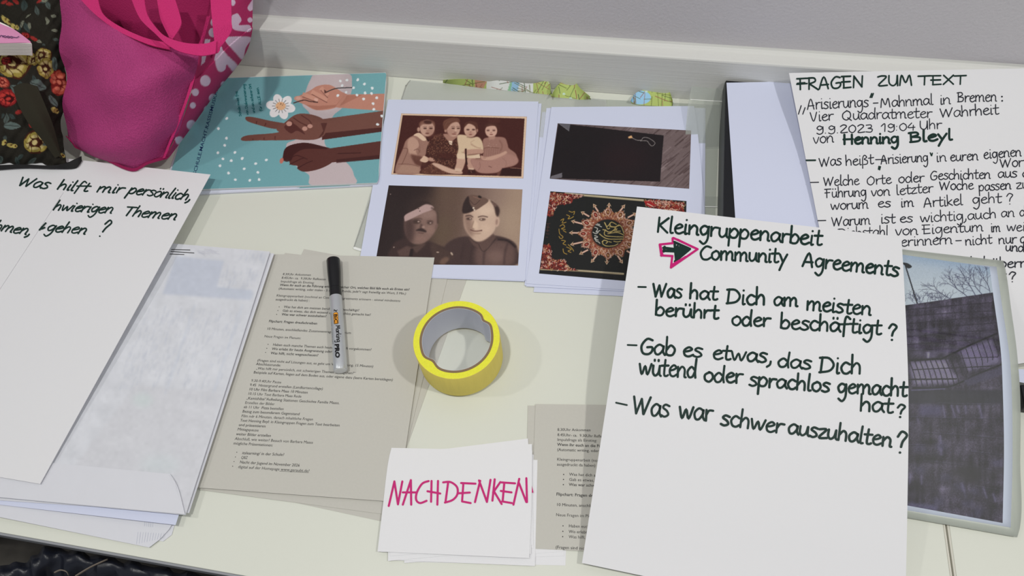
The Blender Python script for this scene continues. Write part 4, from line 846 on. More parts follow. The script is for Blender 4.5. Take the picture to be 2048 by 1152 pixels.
for t, x0, y0, x1, y1, b in [('8.30Uhr Ankommen', 1222, 253, 1427, 256, 0), ('8.45Uhr- ca.  9.30Uhr Reflexion', 1222, 285, 1540, 296, 0), ('Impulsfrage als Einstieg:', 1221, 315, 1467, 321, 0), ('Wenn ihr euch an die Führung', 1221, 345, 1555, 357, .014), ('(Automatic writing, oder malen', 1220, 377, 1545, 387, 0), ('Kleingruppenarbeit (nochmal', 1219, 437, 1530, 447, 0), ('ausgedruckt da haben) :', 1219, 468, 1470, 476, 0),
    ('Was hat dich am meisten', 1295, 530, 1570, 540, .004), ('Gab es etwas, das dich', 1294, 562, 1545, 572, 0), ('Was war schwer auszuhalten?', 1293, 593, 1620, 606, .006), ('Flipchart: Fragen draufschreiben', 1215, 653, 1585, 668, .014), ('10 Minuten, anschließendes', 1215, 718, 1520, 728, 0), ('Neue Fragen im Plenum:', 1213, 781, 1480, 791, 0),
    ('Haben euch manche', 1292, 850, 1510, 858, 0), ('Wo erlebt ihr heute', 1292, 885, 1510, 893, 0), ('Was hilft, nicht wegzu', 1292, 917, 1530, 926, 0), ('(Fragen sind nicht auf', 1210, 982, 1455, 992, 0)]:
    row(C_, t, x0, y0, x1, y1, 7.9+.9*(y0-250)/730, up2, b)
for a, b in ((1261, 523), (1260, 554), (1259, 586), (1257, 841), (1256, 875), (1255, 908)): ink.stroke([C_(a, b)], 2.4)
ink.build('printed_text', hs, M_TONER, .12)
# ---------------------------------------------------------------- cards
GC = 'white cards in the pile'
cards = [((866, 905), (1139, 920), (1131, 1131), (824, 1124), .35, 'lowest white card, reaching furthest to the lower right under the NACHDENKEN card'), ((850, 912), (1120, 920), (1128, 1112), (812, 1122), .8, 'white card near the bottom of the pile, second edge from below'),
    ((838, 915), (1108, 908), (1126, 1103), (808, 1126), 1.2, 'slightly turned white card low in the pile'), ((800, 905), (1075, 920), (1070, 1132), (782, 1120), 1.7, 'white card in the middle of the pile with a ragged lower left edge'),
    ((778, 912), (1056, 877), (1068, 1096), (776, 1122), 2.2, 'white card turned anticlockwise, its top corner rising above the NACHDENKEN card'), ((786, 903), (1064, 888), (1066, 1090), (780, 1112), 2.7, 'white card turned slightly, corner peeking out at the upper right of the pile'), ((778, 907), (1064, 930), (1062, 1108), (762, 1104), 3.2, 'white card just below the NACHDENKEN card, with a pink stroke at its right end')]
for a, b, c_, d, z, lb in cards:
    s = quad(a, b, c_, d, z); s.build('card', M_CARD, 5, 5, .3, label=lb, cat='card', group=GC)
ink = Ink(); ink.stroke([(1062, 971), (1065, 984)], 3.4); ink.build('pink_stroke', s, M_PINKINK)
cs = Sheet([(783, 895.6), (778, 915), (766, 1010), (755, 1103)], [(1064.5, 902), (1064, 960), (1062, 1040), (1058.5, 1116.5)], 4.0); cs.build('card', M_CARD, 9, 17, .35, label='top white card reading NACHDENKEN in pink capitals', cat='card', group=GC)
ink = Ink()
for P in ([178, 718, 213, 566], [213, 566, 235, 708], [235, 708, 262, 566], [265, 710, 315, 558], [315, 558, 317, 710], [265, 634, 352, 634], [425, 564, 385, 580, 352, 635, 348, 680, 372, 700, 412, 686], [443, 563, 440, 692], [483, 563, 479, 710], [418, 627, 497, 641], [545, 578, 530, 688], [515, 572, 560, 570, 600, 600, 603, 645, 575, 680, 526, 697],
    [640, 577, 632, 690], [626, 576, 715, 580], [604, 640, 680, 635], [632, 690, 685, 700], [712, 694, 744, 562], [737, 560, 786, 693], [786, 693, 808, 556], [834, 553, 820, 685], [869, 570, 824, 635], [828, 625, 877, 706], [893, 580, 884, 682], [875, 572, 960, 578], [872, 625, 938, 634], [880, 690, 940, 700], [950, 710, 986, 550], [984, 575, 1030, 694], [1030, 546, 1034, 694]):
    ink.stroke([C_(*q) for q in np.array(P, float).reshape(-1, 2)], 4.2)
ink.build('lettering', cs, M_PINKINK)
# ---------------------------------------------------------------- envelopes on the left
GE = 'large white envelopes'
sh = paint_show()
def env(L, R, z, label, flap=None, pic=True):
    s = Sheet(L, R, z); e = s.build('envelope', M_ENV, 13, 15, .5, label=label, cat='envelope', group=GE)
    return s, e
s, e = env([(130, 720), (-60, 1006)], [(446, 760), (344, 1066), (341, 1078), (326, 1083)], .8, 'lowest large white envelope, crumpled corner showing at the lower right')
s, e = env([(110, 700), (-90, 1016)], [(440, 750), (345, 1048), (318, 1080), (298, 1095)], smoothz(np.array([[3, 3, 3, 3, 3], [4, 3.4, 3, 3, 3], [5.6, 5.4, 4, 3, 2.2]])), 'lower large envelope with a wavy front flap along the table edge')
ink = Ink()
for k in range(11): ink.stroke([(276+k*5.2, 1064+k*.3), (273+k*5.2, 1088-k*1.2)], .7)
for k in range(5): ink.stroke([(290+k*4, 1040+k*.5), (289+k*4, 1052+k*.5)], .7)
ink.build('print_showing_through', s, mat('faint_print', (190, 193, 204), .6), .2)
quad((110, 700), (452, 742), (351, 1050), (-90, 999), 7.0).build('paper_sheet', M_PRINT, label='bluish white sheet sticking out between the large envelopes', cat='paper sheet')
s, e = env([(215, 480), (-72, 996)], [(548, 507), (378, 1026)], 8.2, 'middle large envelope, pale edge showing along the right of the top one')
s = quad((211, 476), (540, 503), (371, 1030), (-75, 988), 11); e = s.build('envelope', M_ENV, 15, 19, .5, label='top large white envelope with newsprint showing faintly through', cat='envelope', group=GE)
picture('print_showing_through', sh, [(212, 477), (-74, 987)], [(539, 503.6), (370.5, 1029)], s, e, 2, rough=.6, lift=.1)
ink = Ink()
for i, (a, b) in enumerate((((343, 499), (380, 500)), ((342, 503), (388, 506)), ((340, 508), (368, 509)))): ink.stroke([a, b], 1.5)
ink.build('address_lines', s, M_TONER, .25)
fl = Sheet([(-50, 911), (-75, 987.5)], [(340, 948), (352, 966), (370, 1028.5)], smoothz(np.array([[12.2, 12.2, 12.4, 13.2], [11.9, 11.9, 12, 12.4]]))); fl.build('flap', M_ENV, 21, 9, .3, parent=e)
tw = Sheet([(338, 950), (372, 1028)], [(350, 963), (353, 975), (371.5, 1028.6)], smoothz([13.6, 12.8, 12.3])); tw.build('folded_corner', M_ENV, 4, 9, .3, parent=e)
# ---------------------------------------------------------------- tape roll
tc_ = np.array([-151., 316., 3.7]); TH = 46.5
def lathe(name, prof_r, zs, m, parent, inner=None, n=96, dent=None):
    A = np.arange(n)*math.tau/n; V = []
    loop = list(zip(prof_r, zs)); k = len(loop)
    for a in A:
        for r, z, in loop:
            rr = r-(dent(a) if dent else 0)*(1 if inner is None else inner(r, z)); V.append((tc_[0]+rr*math.cos(a), tc_[1]+rr*math.sin(a), tc_[2]+z))
    F = [((i*k+j), ((i+1) % n)*k+j, ((i+1) % n)*k+(j+1) % k, i*k+(j+1) % k) for i in range(n) for j in range(k)]
    o = link(name, W(V), F, m, parent, smooth=True)
    try: o.data.set_sharp_from_angle(angle=math.radians(35))
    except Exception: pass
    return o
tp = empty('tape_roll', tc_, label='roll of yellow masking tape standing between the grey pile and the printouts', cat='tape')
def dent(a):
    d = 0
    for c0, h_, w_ in ((math.radians(46), 3.2, .13), (math.radians(236), 3.8, .2), (math.radians(34), -1.0, .2), (math.radians(222), -.8, .2)):
        q = (a-c0+math.pi) % math.tau-math.pi; d += h_*math.exp(-(q/w_)**2)
    return d
M_TAPE = mat('yellow_crepe_tape', (226, 208, 104), .65, .3, noise=(300, 300, 20, .06), bump=(500, 500, 60, .35)); M_TAPET = mat('tape_side', (255, 228, 66), .7, .2, noise=(500, 500, 500, .14), bump=(700, 700, 700, .7))
lathe('tape_winding', [39.6, 46.6, 46.9, 46.9, 46.6, 39.6], [.2, .2, .8, TH-.8, TH, TH], M_TAPE, tp, inner=lambda r, z: 1 if r < 42 else 0, dent=dent)
lathe('wound_side', [39.9, 46.4, 46.4, 39.9], [TH-.3, TH-.3, TH+.12, TH+.12], M_TAPET, tp, inner=lambda r, z: 1 if r < 42 else 0, dent=dent)
lathe('core', [37.3, 39.8, 39.8, 37.3], [.1, .1, TH+.4, TH+.4], mat('brown_cardboard', (128, 108, 84), .85, .1, noise=(400, 400, 400, .1)), tp, dent=dent)
lathe('core_lining', [36.95, 37.28, 37.28, 36.95], [.1, .1, TH+.1, TH+.1], mat('grey_lining', (196, 198, 208), .6, .3, bump=(40, 40, 60, .3)), tp, dent=dent)
# ---------------------------------------------------------------- marker pen
mz = 3.5+8.2
A0 = at([(666.5, 519)], mz)[0]; A1 = at([(681, 741)], mz)[0]; ax = (A1-A0); ML = np.linalg.norm(ax); ax = ax/ML; sd = np.cross(ax, [0, 0, 1.]); upv = np.array([0, 0, 1.])
mk = empty('marker_pen', at([(674, 630)], 3.6)[0], label='silver marker pen with a black cap lying on the top grey schedule', cat='marker pen')
def turned(name, prof, m, n=40):
    V = []; k = len(prof)
    for t, r in prof:
        for i in range(n):
            a = i*math.tau/n; V.append(A0+ax*t+(sd*math.cos(a)+upv*math.sin(a))*r)
    F = [(j*n+i, j*n+(i+1) % n, (j+1)*n+(i+1) % n, (j+1)*n+i) for j in range(k-1) for i in range(n)]+[tuple(range(n))[::-1], tuple(range((k-1)*n, k*n))]
    o = link(name, W(V), F, m, mk, smooth=True)
    try: o.data.set_sharp_from_angle(angle=math.radians(35))
    except Exception: pass
    return o
q = ML/159.
turned('cap', [(0, 6.6), (.6, 7.9), (2, 8.3), (20*q, 8.0), (40*q, 7.1), (44*q, 6.9), (44.3*q, 6.6), (44.8*q, 6.6), (45.2*q, 7.0), (57*q, 7.2), (57.3*q, 6.9)], mat('black_plastic', (14, 15, 18), .28, .5))
M_ALU = mat('silver_barrel', (196, 200, 204), .33, .5, .55, noise=(120, 12, 120, .08), bump=(160, 20, 160, .2)); turned('barrel', [(56.5*q, 7.0), (57.5*q, 7.35), (150*q, 7.75), (ML-1.2, 7.8), (ML-.2, 7.5), (ML, 6.9)], M_ALU)
turned('end_disc', [(ML, 6.5), (ML+.35, 6.4), (ML+.4, 5.9)], mat('end_plug', (208, 210, 212), .4, .4, .2))
def on_barrel(name, V2, F, m, r=7.95):
    """V2: along the barrel (mm from the cap end), around it (mm, 0 = towards the right-hand top)"""
    V = [A0+ax*t+(sd*math.cos(b)+upv*math.sin(b))*(r+max(0, (t-57)*.0042)) for t, b in ((t, w0/7.9+math.pi/2-.62*0) for t, w0 in V2)]
    return link(name, W(V), F, m, mk)
def barrel_text(name, s, t0, t1, w0, size, m, bold=0., shear=0., r=8.0):
    V, F = text_mesh(s, bold); wd = V[:, 0].max()
    on_barrel(name, [(t0+(x+y*shear*size/(t1-t0)*wd*0)/wd*(t1-t0)+shear*y*size, w0+y*size) for x, y in V], F, m, r)
def rrect(t0, t1, a0, a1, rad=1.5):
    P = []
    for cx_, cy_, s0 in ((t1-rad, a1-rad, 0), (t0+rad, a1-rad, 1), (t0+rad, a0+rad, 2), (t1-rad, a0+rad, 3)):
        for i in range(5): a = (s0+i/4)*math.pi/2; P.append((cx_+rad*math.cos(a), cy_+rad*math.sin(a)))
    return P
# sd points to the viewer's left or right depending on the axis; resolve so positive = right of the pen
SG = 1 if sd[0] < 0 else -1
M_BK = mat('black_print', (20, 20, 22), .4)
P = rrect(80, 95.5, -2.3, 3.2); on_barrel('logo_border', P, [tuple(range(len(P)))], M_BK, 7.86); P = rrect(80.5, 95, -1.9, 2.8); on_barrel('logo_field', P, [tuple(range(len(P)))], mat('orange_print', (226, 150, 36), .4), 7.92)
barrel_text('logo_lettering', 'BIC', 82.0, 94.0, -1.4, 5.2, M_BK, .03, .1, 7.98)
ink_ = Ink()
for P in ([(78, -1.5), (77, 0), (79, 1.5)], [(76, -1), (78, .4)], [(79, 1), (77, 2.6)]): ink_.stroke(P, .7)
on_barrel('logo_mark', np.concatenate(ink_.V), ink_.F, M_BK, 7.98)
ink_ = Ink(); hand(ink_, 'Marking', 97.5, 1.6, 119.5, 1.6, -3.0, .75)
V2 = np.concatenate(ink_.V); V2[:, 1] = V2[:, 1]*1.0-1.8; on_barrel('script_lettering', V2, ink_.F, M_BK, 7.98)
barrel_text('bold_lettering', 'PRO', 121, 139, -2.6, 6.6, M_BK, .05, .15, 7.98); barrel_text('small_lettering', 'PERMANENT MARKER  MARQUEUR PERMANENT', 78, 120, -6.4, 1.9, M_BK, .0, 0, 7.98)
# ---------------------------------------------------------------- black binder and sheets on it
bx0 = at([(1451.5, 166)], 40)[0]; bn = empty('ring_binder', (bx0[0]+142, 590, 0), label='black ring binder under white sheets, pushed against the back board', cat='binder')
x0 = bx0[0]; x1 = x0+288; y1 = 749.0; y0 = y1-318
box('cover_board', x0, x1, y0, y1, 37.4, 40, M_BLACK, bn, .8); box('cover_board', x0, x1, y0, y1, .3, 2.9, M_BLACK, bn, .8); box('spine_board', x0-.4, x0+2.2, y0, y1, 2.9, 37.4, M_SPINE, bn)
box('inner_pages', x0+30, x1-12, y0+8, y1-8, 3, 36, mat('page_block', (206, 204, 198), .8), bn)
quad((1453, 165.5), (1790, 158), (1850, 497), (1475, 505), 40.9).build('paper_sheet', M_PRINT, label='plain white sheet lying on the black binder', cat='paper sheet')
# ---------------------------------------------------------------- poster FRAGEN ZUM TEXT
Fs = quad((1578, 146), (2088, 136), (2240, 690), (1704, 790), smoothz(np.array([[66, 71.6, 73.5, 76], [51, 52, 53, 54], [44.5]*4, [44]*4, [14]*4]))); Fo = Fs.build('handwritten_poster', M_A3, 13, 21, .4, label='white handwritten poster headed FRAGEN ZUM TEXT, at the upper right', cat='poster', group='handwritten posters')
a = lambda x, y: (x/4.376+1580, y/4.376+140); b = lambda x, y: (x/4.571+1600, y/4.571+300); ink = Ink(); thick = Ink()
def hw(I, F_, t, x0, y0, x1, y1, xh, pen, s=4.4, slant=.0, capk=.95): hand(I, t, *F_(x0, y0), *F_(x1, y1), xh/s, pen, slant, capk=capk)
hw(thick, a, 'FRAGEN', 65, 172, 655, 148, 66, 3.4, capk=1); thick.stroke([a(60, 125), a(150, 118)], 3); hw(thick, a, 'ZUM', 765, 138, 1080, 134, 58, 3.2, capk=1); hw(thick, a, 'TEXT', 1125, 130, 1548, 124, 52, 3.2, capk=1)
thick.build('lettering', Fs, M_INK, parent=Fo, label='bold green black heading'); thick = Ink(); hw(thick, a, 'Henning', 465, 648, 955, 638, 56, 4.6); hw(thick, a, 'Bleyl', 1045, 632, 1425, 608, 56, 4.6); thick.stroke([b(57, 95), b(140, 94)], 3.4); thick.stroke([a(702, 240), a(715, 206)], 2.8); thick.stroke([a(716, 240), a(729, 206)], 2.8); thick.stroke([a(1228, 725), a(1238, 750)], 2.6); thick.stroke([a(1246, 728), a(1240, 750)], 2.6); thick.stroke([b(722, 150), b(718, 176)], 2.8); thick.stroke([b(735, 152), b(728, 180)], 2.8)
thick.build('lettering', Fs, M_INK, parent=Fo)
P = 2.1
for t, x0, y0, x1, y1, xh in (('Arisierungs', 150, 345, 690, 320, 60), ('Mahnmal', 790, 328, 1255, 302, 56), ('in', 1310, 302, 1408, 297, 56), ('Bremen', 1465, 280, 1812, 275, 56), ('Vier', 180, 452, 385, 437, 56), ('Quadratmeter', 455, 437, 1245, 415, 56), ('Wahrheit', 1315, 418, 1830, 385, 56), ('9.9.2023', 228, 556, 728, 545, 48), ('19:04', 795, 538, 1100, 528, 48), ('Uhr', 1135, 520, 1330, 515, 52), ('von', 205, 645, 385, 632, 56),
    ('Was', 258, 848, 455, 830, 56), ('heißt', 485, 838, 735, 822, 54), ('Arisierung', 795, 825, 1212, 800, 54), ('in', 1280, 805, 1372, 798, 54), ('euren', 1400, 798, 1650, 788, 54), ('eigenen', 1695, 778, 2028, 752, 54), ('Wort', 1840, 855, 2090, 840, 54)): hw(ink, a, t, x0, y0, x1, y1, xh, P)
for q_ in ([(98, 312), (74, 386)], [(132, 330), (112, 386)], [(730, 290), (770, 288)], [(1855, 233)], [(1857, 270)], [(750, 785), (835, 783)]): ink.stroke([a(*z) for z in q_], P if len(q_) > 1 else 3.6)
for t, x0, y0, x1, y1, xh in (('Welche', 215, 328, 542, 318, 54), ('Orte', 612, 320, 838, 306, 54), ('oder', 900, 302, 1140, 290, 54), ('Geschichten', 1190, 272, 1742, 262, 54), ('aus', 1808, 255, 1988, 248, 54), ('der', 2030, 250, 2240, 244, 54), ('Führung', 230, 438, 610, 420, 54), ('von', 652, 422, 825, 414, 54), ('letzter', 880, 412, 1222, 385, 54), ('Woche', 1275, 368, 1588, 360, 54), ('passen', 1635, 376, 1932, 356, 54), ('zu', 1975, 355, 2095, 352, 54),
    ('worum', 282, 548, 628, 534, 56), ('es', 708, 525, 832, 520, 52), ('im', 920, 522, 1042, 516, 54), ('Artikel', 1130, 525, 1490, 502, 56), ('geht', 1575, 492, 1845, 482, 56), ('?', 1892, 496, 1955, 492, 62), ('Warum', 290, 698, 645, 680, 58), ('ist', 735, 672, 872, 668, 56), ('es', 908, 662, 1032, 660, 52), ('wichtig,', 1100, 660, 1525, 640, 56), ('auch', 1530, 638, 1798, 622, 54), ('an', 1838, 615, 1962, 610, 54), ('dem', 2005, 606, 2200, 600, 54),
    ('Diebstahl', 350, 800, 812, 788, 56), ('von', 872, 782, 1082, 772, 56), ('Eigentum', 1120, 768, 1678, 742, 56), ('im', 1745, 750, 1832, 745, 54), ('weit', 1890, 742, 2110, 738, 54), ('erinnern', 922, 880, 1395, 858, 56), ('nicht', 1510, 872, 1758, 855, 54), ('nur', 1815, 860, 1982, 852, 54), ('an', 2012, 850, 2130, 846, 54)): hw(ink, b, t, x0, y0, x1, y1, xh, P, 4.571)
for q_ in ([(95, 297), (170, 295)], [(162, 646), (235, 644)], [(1425, 830), (1475, 828)]): ink.stroke([b(*z) for z in q_], P)
c8 = lambda x, y: (x/8.23+1840, y/8.23+480)
hand(ink, 'und', *c8(1405, 182), *c8(1720, 190), 11, 2.3); hand(ink, 'Artikel', *c8(470, 445), *c8(1090, 425), 11, 2.3); hand(ink, 'überraschend', *c8(1180, 455), *c8(2600, 440), 12, 2.4); hand(ink, 't', *c8(1310, 665), *c8(1425, 660), 12, 2.3); hand(ink, '?', *c8(1470, 690), *c8(1590, 685), 12.5, 2.4)
ink.build('lettering', Fs, M_FINE, parent=Fo)
# ---------------------------------------------------------------- laminated picture of a wall
Ls = Sheet([(1663, 482), (1655, 760), (1650, 1006)], [(2007, 521), (2011, 536), (2023, 620), (2034, 700), (2041, 790), (2041, 920), (2038, 1068), (2035, 1074)], smoothz([47.8, 47.6, 44.5, 34, 21, 10, 4], 10))
Lo = empty('laminated_picture', at([(1900, 800)], 2)[0], label='laminated dark picture of a concrete wall with railings, right of the Kleingruppenarbeit poster', cat='laminated picture')
Ls.o = Lo
pp = Sheet([(1700, 500), (1690, 1000)], [(1993, 533.5), (2003.5, 607), (2020, 719), (2023.5, 780), (2025, 921), (2021.5, 1055)], 0)
Uu, Vv = np.meshgrid(np.linspace(0, 1, 17), np.linspace(0, 1, 31)); T = Ls.on(pp.P(Uu.ravel(), Vv.ravel()), -.25); V, F = solid(T, 17, 31, .15); link('picture_sheet', W(V), F, M_PRINT, Lo, smooth=True)
picture('wall_picture', paint_wall(), [(1796, 508), (1800, 700), (1798, 1008)], [(1979.2, 534), (1987.4, 597), (2002, 707), (2005.5, 780), (2008, 896), (2005.3, 1046)], Ls, Lo, 1, lift=-.15, rough=.5)
V, F = solid(Ls.grid(19, 33), 19, 33, .12); o = link('front_film', W(V), F, mat('glossy_film', (220, 222, 218), .25, .25, trans=.98), Lo, smooth=True)
T = Ls.grid(19, 33); T[:, 2] -= .5; V, F = solid(T, 19, 33, .12); link('back_film', W(V), F, mat('back_film', (200, 202, 196), .3, .4, trans=.35), Lo, smooth=True)
# ---------------------------------------------------------------- things at the right border
T0 = at([(2041, 768), (2041, 812), (2150, 790), (2150, 850)], 16)
cb = box('pencil_case', T0[0][0], T0[0][0]+90, T0[1][1], T0[0][1], .3, 16, M_BLACK, None, 2); tag(cb, 'black case cut off by the right picture border', 'case')
quad((2036, 738), (2150, 744), (2150, 786), (2039, 764), 17.5).build('paper_sheet', M_PRINT, 3, 3, label='white sheet corner at the right picture border, above the black case', cat='paper sheet')
# ---------------------------------------------------------------- poster KLEINGRUPPENARBEIT
Ks = Sheet([(1274, 413), (1164, 1126)], [(1803, 474), (1811, 620), (1817, 790), (1815, 1000), (1812, 1150), (1809, 1262)], smoothz(np.array([[47, 48, 53], [46, 46.5, 52], [38, 38, 44], [22, 22, 26], [8, 8, 10]]), 8)); Ko = Ks.build('handwritten_poster', M_A3, 15, 25, .4, label='white handwritten poster headed Kleingruppenarbeit with a pink and black arrow', cat='poster', group='handwritten posters')
c5 = lambda x, y: (x/3.032+1200, y/3.032+400); c6 = lambda x, y: (x/2.796+1150, y/2.796+740); ink = Ink(); P = 4.6
for t, x0, y0, x1, y1, xh in (('Kleingruppenarbeit', 342, 192, 1345, 276, 58), ('Community', 602, 358, 1135, 382, 54), ('Agreements', 1225, 400, 1812, 464, 56), ('Was', 318, 588, 497, 594, 56), ('hat', 538, 596, 712, 608, 52), ('Dich', 768, 628, 1004, 637, 60), ('am', 1052, 640, 1200, 646, 52), ('meisten', 1250, 666, 1645, 700, 56), ('berührt', 332, 698, 718, 722, 52), ('oder', 795, 758, 1032, 768, 54), ('beschäftigt', 1090, 778, 1706, 816, 56), ('?', 1748, 848, 1800, 850, 60),
    ('Gab', 240, 930, 458, 944, 62), ('es', 498, 946, 622, 952, 54), ('etwas,', 678, 962, 1042, 990, 56), ('das', 1072, 1010, 1282, 1028, 54), ('Dich', 1330, 1045, 1588, 1056, 66), ('wütend', 235, 1058, 585, 1080, 66), ('oder', 626, 1102, 866, 1112, 58)): hw(ink, c5, t, x0, y0, x1, y1, xh, P, 3.032, capk=.98)
for t, x0, y0, x1, y1, xh in (('sprachlos', 972, 88, 1424, 124, 52), ('gemacht', 1466, 128, 1856, 148, 54), ('hat', 1590, 230, 1778, 240, 54), ('?', 1800, 262, 1846, 264, 44), ('Was', 320, 246, 527, 264, 68), ('war', 578, 272, 768, 286, 66), ('schwer', 812, 306, 1164, 356, 58), ('auszuhalten', 1188, 356, 1772, 430, 54), ('?', 1795, 462, 1852, 466, 74)): hw(ink, c6, t, x0, y0, x1, y1, xh, P+.2, 2.796, capk=.98)
for q_, F_ in (([(232, 527), (278, 528)], c5), ([(168, 879), (222, 881)], c5), ([(230, 183), (290, 196)], c6)): ink.stroke([F_(*z) for z in q_], 3.6)
for q_ in ([(385, 290), (470, 300)], [(388, 308), (480, 312)], [(450, 255), (545, 297)], [(545, 297), (455, 372)], [(452, 258), (462, 368)], [(470, 280), (475, 350)], [(485, 285), (490, 335)], [(500, 288), (505, 325)], [(465, 330), (530, 300)], [(520, 295), (470, 315)], [(392, 285), (386, 312)], [(462, 345), (500, 330)]): ink.stroke([c5(*z) for z in q_], 5.2)
ink.build('lettering', Ks, M_INK)
ink = Ink()
for q_ in ([(362, 270), (372, 338)], [(362, 270), (440, 262)], [(442, 262), (440, 232)], [(445, 230), (592, 298)], [(592, 298), (430, 410)], [(430, 408), (438, 345)], [(440, 340), (370, 336)], [(366, 275), (378, 330)], [(470, 240), (560, 284)], [(440, 392), (520, 345)]): ink.stroke([c5(*z) for z in q_], 4.4)
ink.build('arrow_outline', Ks, M_PINKINK, .3)
# ---------------------------------------------------------------- poster WAS HILFT MIR
Ws = quad((15, 304), (421, 349), (80, 968), (-480, 872), smoothz(np.array([[22, 22, 21], [20, 19, 22], [17, 16, 19], [15, 14, 14.5]]), 8)); Wo = Ws.build('handwritten_poster', M_A3, 13, 21, .4, label='white handwritten poster asking Was hilft mir persönlich, in front of the bags', cat='poster', group='handwritten posters')
w4 = lambda x, y: (x/4.763, y/4.763+340); ink = Ink(); P = 3.2
for t, x0, y0, x1, y1, xh in (('Was', 158, 146, 448, 182, 58), ('hilft', 536, 184, 832, 206, 52), ('mir', 914, 208, 1160, 222, 54), ('persönlich,', 1212, 224, 1810, 290, 54), ('hwierigen', 498, 382, 1062, 414, 54), ('Themen', 1160, 432, 1670, 476, 56), ('gehen', 430, 580, 812, 612, 56)): hw(ink, w4, t, x0, y0, x1, y1, xh, P, 4.763, .62)
hw(ink, w4, '?', 925, 632, 985, 636, 98, P, 4.763, .55)
ink.build('lettering', Ws, M_INK, parent=Wo)
Ps = quad((-120, 352), (127, 384), (-62, 672), (-330, 640), 0); Ps.z = lambda u, v: Ws.z(*Ws.uv(Ps.P(np.atleast_1d(u).ravel(), np.atleast_1d(v).ravel())))+.6
po = Ps.build('paper_patch', M_A3, 7, 7, .3, label='smaller white sheet lying on the Was hilft poster at the left border', cat='paper sheet')
ink = Ink(); hw(ink, w4, 'nehmen,', -210, 548, 280, 622, 54, P, 4.763, .62); ink.stroke([w4(375, 570), w4(420, 520), w4(435, 505)], P); ink.stroke([w4(395, 560), w4(425, 548)], P); ink.build('lettering', Ps, M_INK, parent=po)
# ---------------------------------------------------------------- flowered cloth bag with a tissue pack
fb = empty('cloth_bag', at([(40, 330)], 3)[0], label='dark cloth bag printed with roses at the left border', cat='bag')
wf = lambda p: 2.2*np.sin(p[:, 0]*.09+p[:, 1]*.05)+1.6*np.sin(p[:, 1]*.13-p[:, 0]*.07)+.8*np.sin(p[:, 0]*.3+p[:, 1]*.21)
fc = paint_floral(); M_FLOR = mat('print_ink_80', 0, rough=.85, spec=.15, attr=True)
patch('bag_body', [[(-60, -60, 172), (0, -60, 168), (60, -60, 162), (100, -60, 155), (138, -60, 150)], [(-60, 20, 122), (0, 20, 118), (50, 20, 122), (90, 20, 126), (130, 20, 120)], [(-60, 100, 100), (0, 105, 104), (50, 105, 106), (90, 100, 104), (124, 90, 92)], [(-60, 180, 85), (0, 185, 95), (50, 180, 98), (95, 180, 86), (133, 170, 68)],
    [(-60, 250, 60), (0, 255, 70), (50, 255, 70), (95, 255, 60), (124, 250, 48)], [(-60, 312, 34), (0, 305, 42), (50, 305, 42), (98, 315, 34), (132, 322, 28)], [(-60, 338, 23.5), (0, 330, 24), (60, 326, 24), (100, 332, 24), (136, 327, 24)]], M_FLOR, 34, 40, 3, fb, canvas=fc, wob=wf)
patch('plain_flap', [[(26, 174, 104), (46, 166, 106), (74, 172, 102)], [(36, 208, 97), (62, 204, 99), (92, 214, 90)], [(56, 245, 84), (82, 242, 84), (106, 250, 72)], [(84, 280, 62), (102, 278, 62), (116, 286, 52)], [(110, 316, 38), (120, 313, 38), (124, 320, 34)]], mat('plain_olive_cloth', (45, 42, 33), .85, .15, bump=(300, 300, 300, .3)), 10, 10, 2, fb)
patch('strap_and_shade', [[(-60, 333, 30), (40, 331, 30), (110, 333, 30), (150, 318, 30), (163, 312, 27)], [(-60, 345, 24), (40, 337, 24), (110, 338, 24), (150, 336, 24), (164, 322, 24)]], mat('strap_shade_black', (30, 29, 30), .8), 8, 5, 2, fb)  # dark strip under the bag: strap end and shadow made as one part
tk = empty('tissue_pack', at([(25, 110)], 118)[0], label='pink packet of white tissues on the flowered bag', cat='tissues')
fr = [(-40, 86), (0, 85), (40, 84), (61, 85)]
for k in range(8):
    z = 152-k*3.2; C2 = [[(-40, 30+0*k, z+.0), (0, 44, z), (30, 60, z), (61, 84, z)], [(-40, 60, z), (0, 66, z), (34, 74, z), (61.5, 85.5, z)], [(-40, 85, z), (0, 86, z), (40, 85.4, z), (62-k*.1, 86.5, z)]]
    # each layer keeps the pack's real outline: shift the survey points down with the height
    C2 = [[(x+(.25*k), y+k*3.1, zz) for x, y, zz in r_] for r_ in C2]
    patch('tissue', C2, mat('tissue_paper', (232, 226, 218), .9, .1), 4, 3, 2.4, tk)
C2 = [[(-40, 28, 152.4), (0, 47, 152.4), (30, 60, 152.4), (61, 83, 152.4)], [(-40, 60, 153.4), (0, 66, 153.6), (34, 74, 153), (61.5, 85, 152.6)], [(-40, 85, 152.6), (0, 86, 152.6), (40, 85.2, 152.6), (62, 86, 152)]]
wr = patch('wrapper', C2, mat('pink_wrapper', (214, 140, 180), .35, .5, noise=(60, 60, 60, .08)), 6, 6, .5, tk)
sq = Sheet([(-40, 60), (-40, 100)], [(61, 60), (61, 100)], 154.2); sq.o = tk
ink = Ink(); hand(ink, 'uooo', 0, 70.5, 26, 73, -3.4, 1.1); ink.stroke([(26, 74), (33, 75), (38, 72.5)], 1.2); ink.build('script_lettering', sq, mat('purple_print', (62, 34, 84), .4), .0, parent=tk)
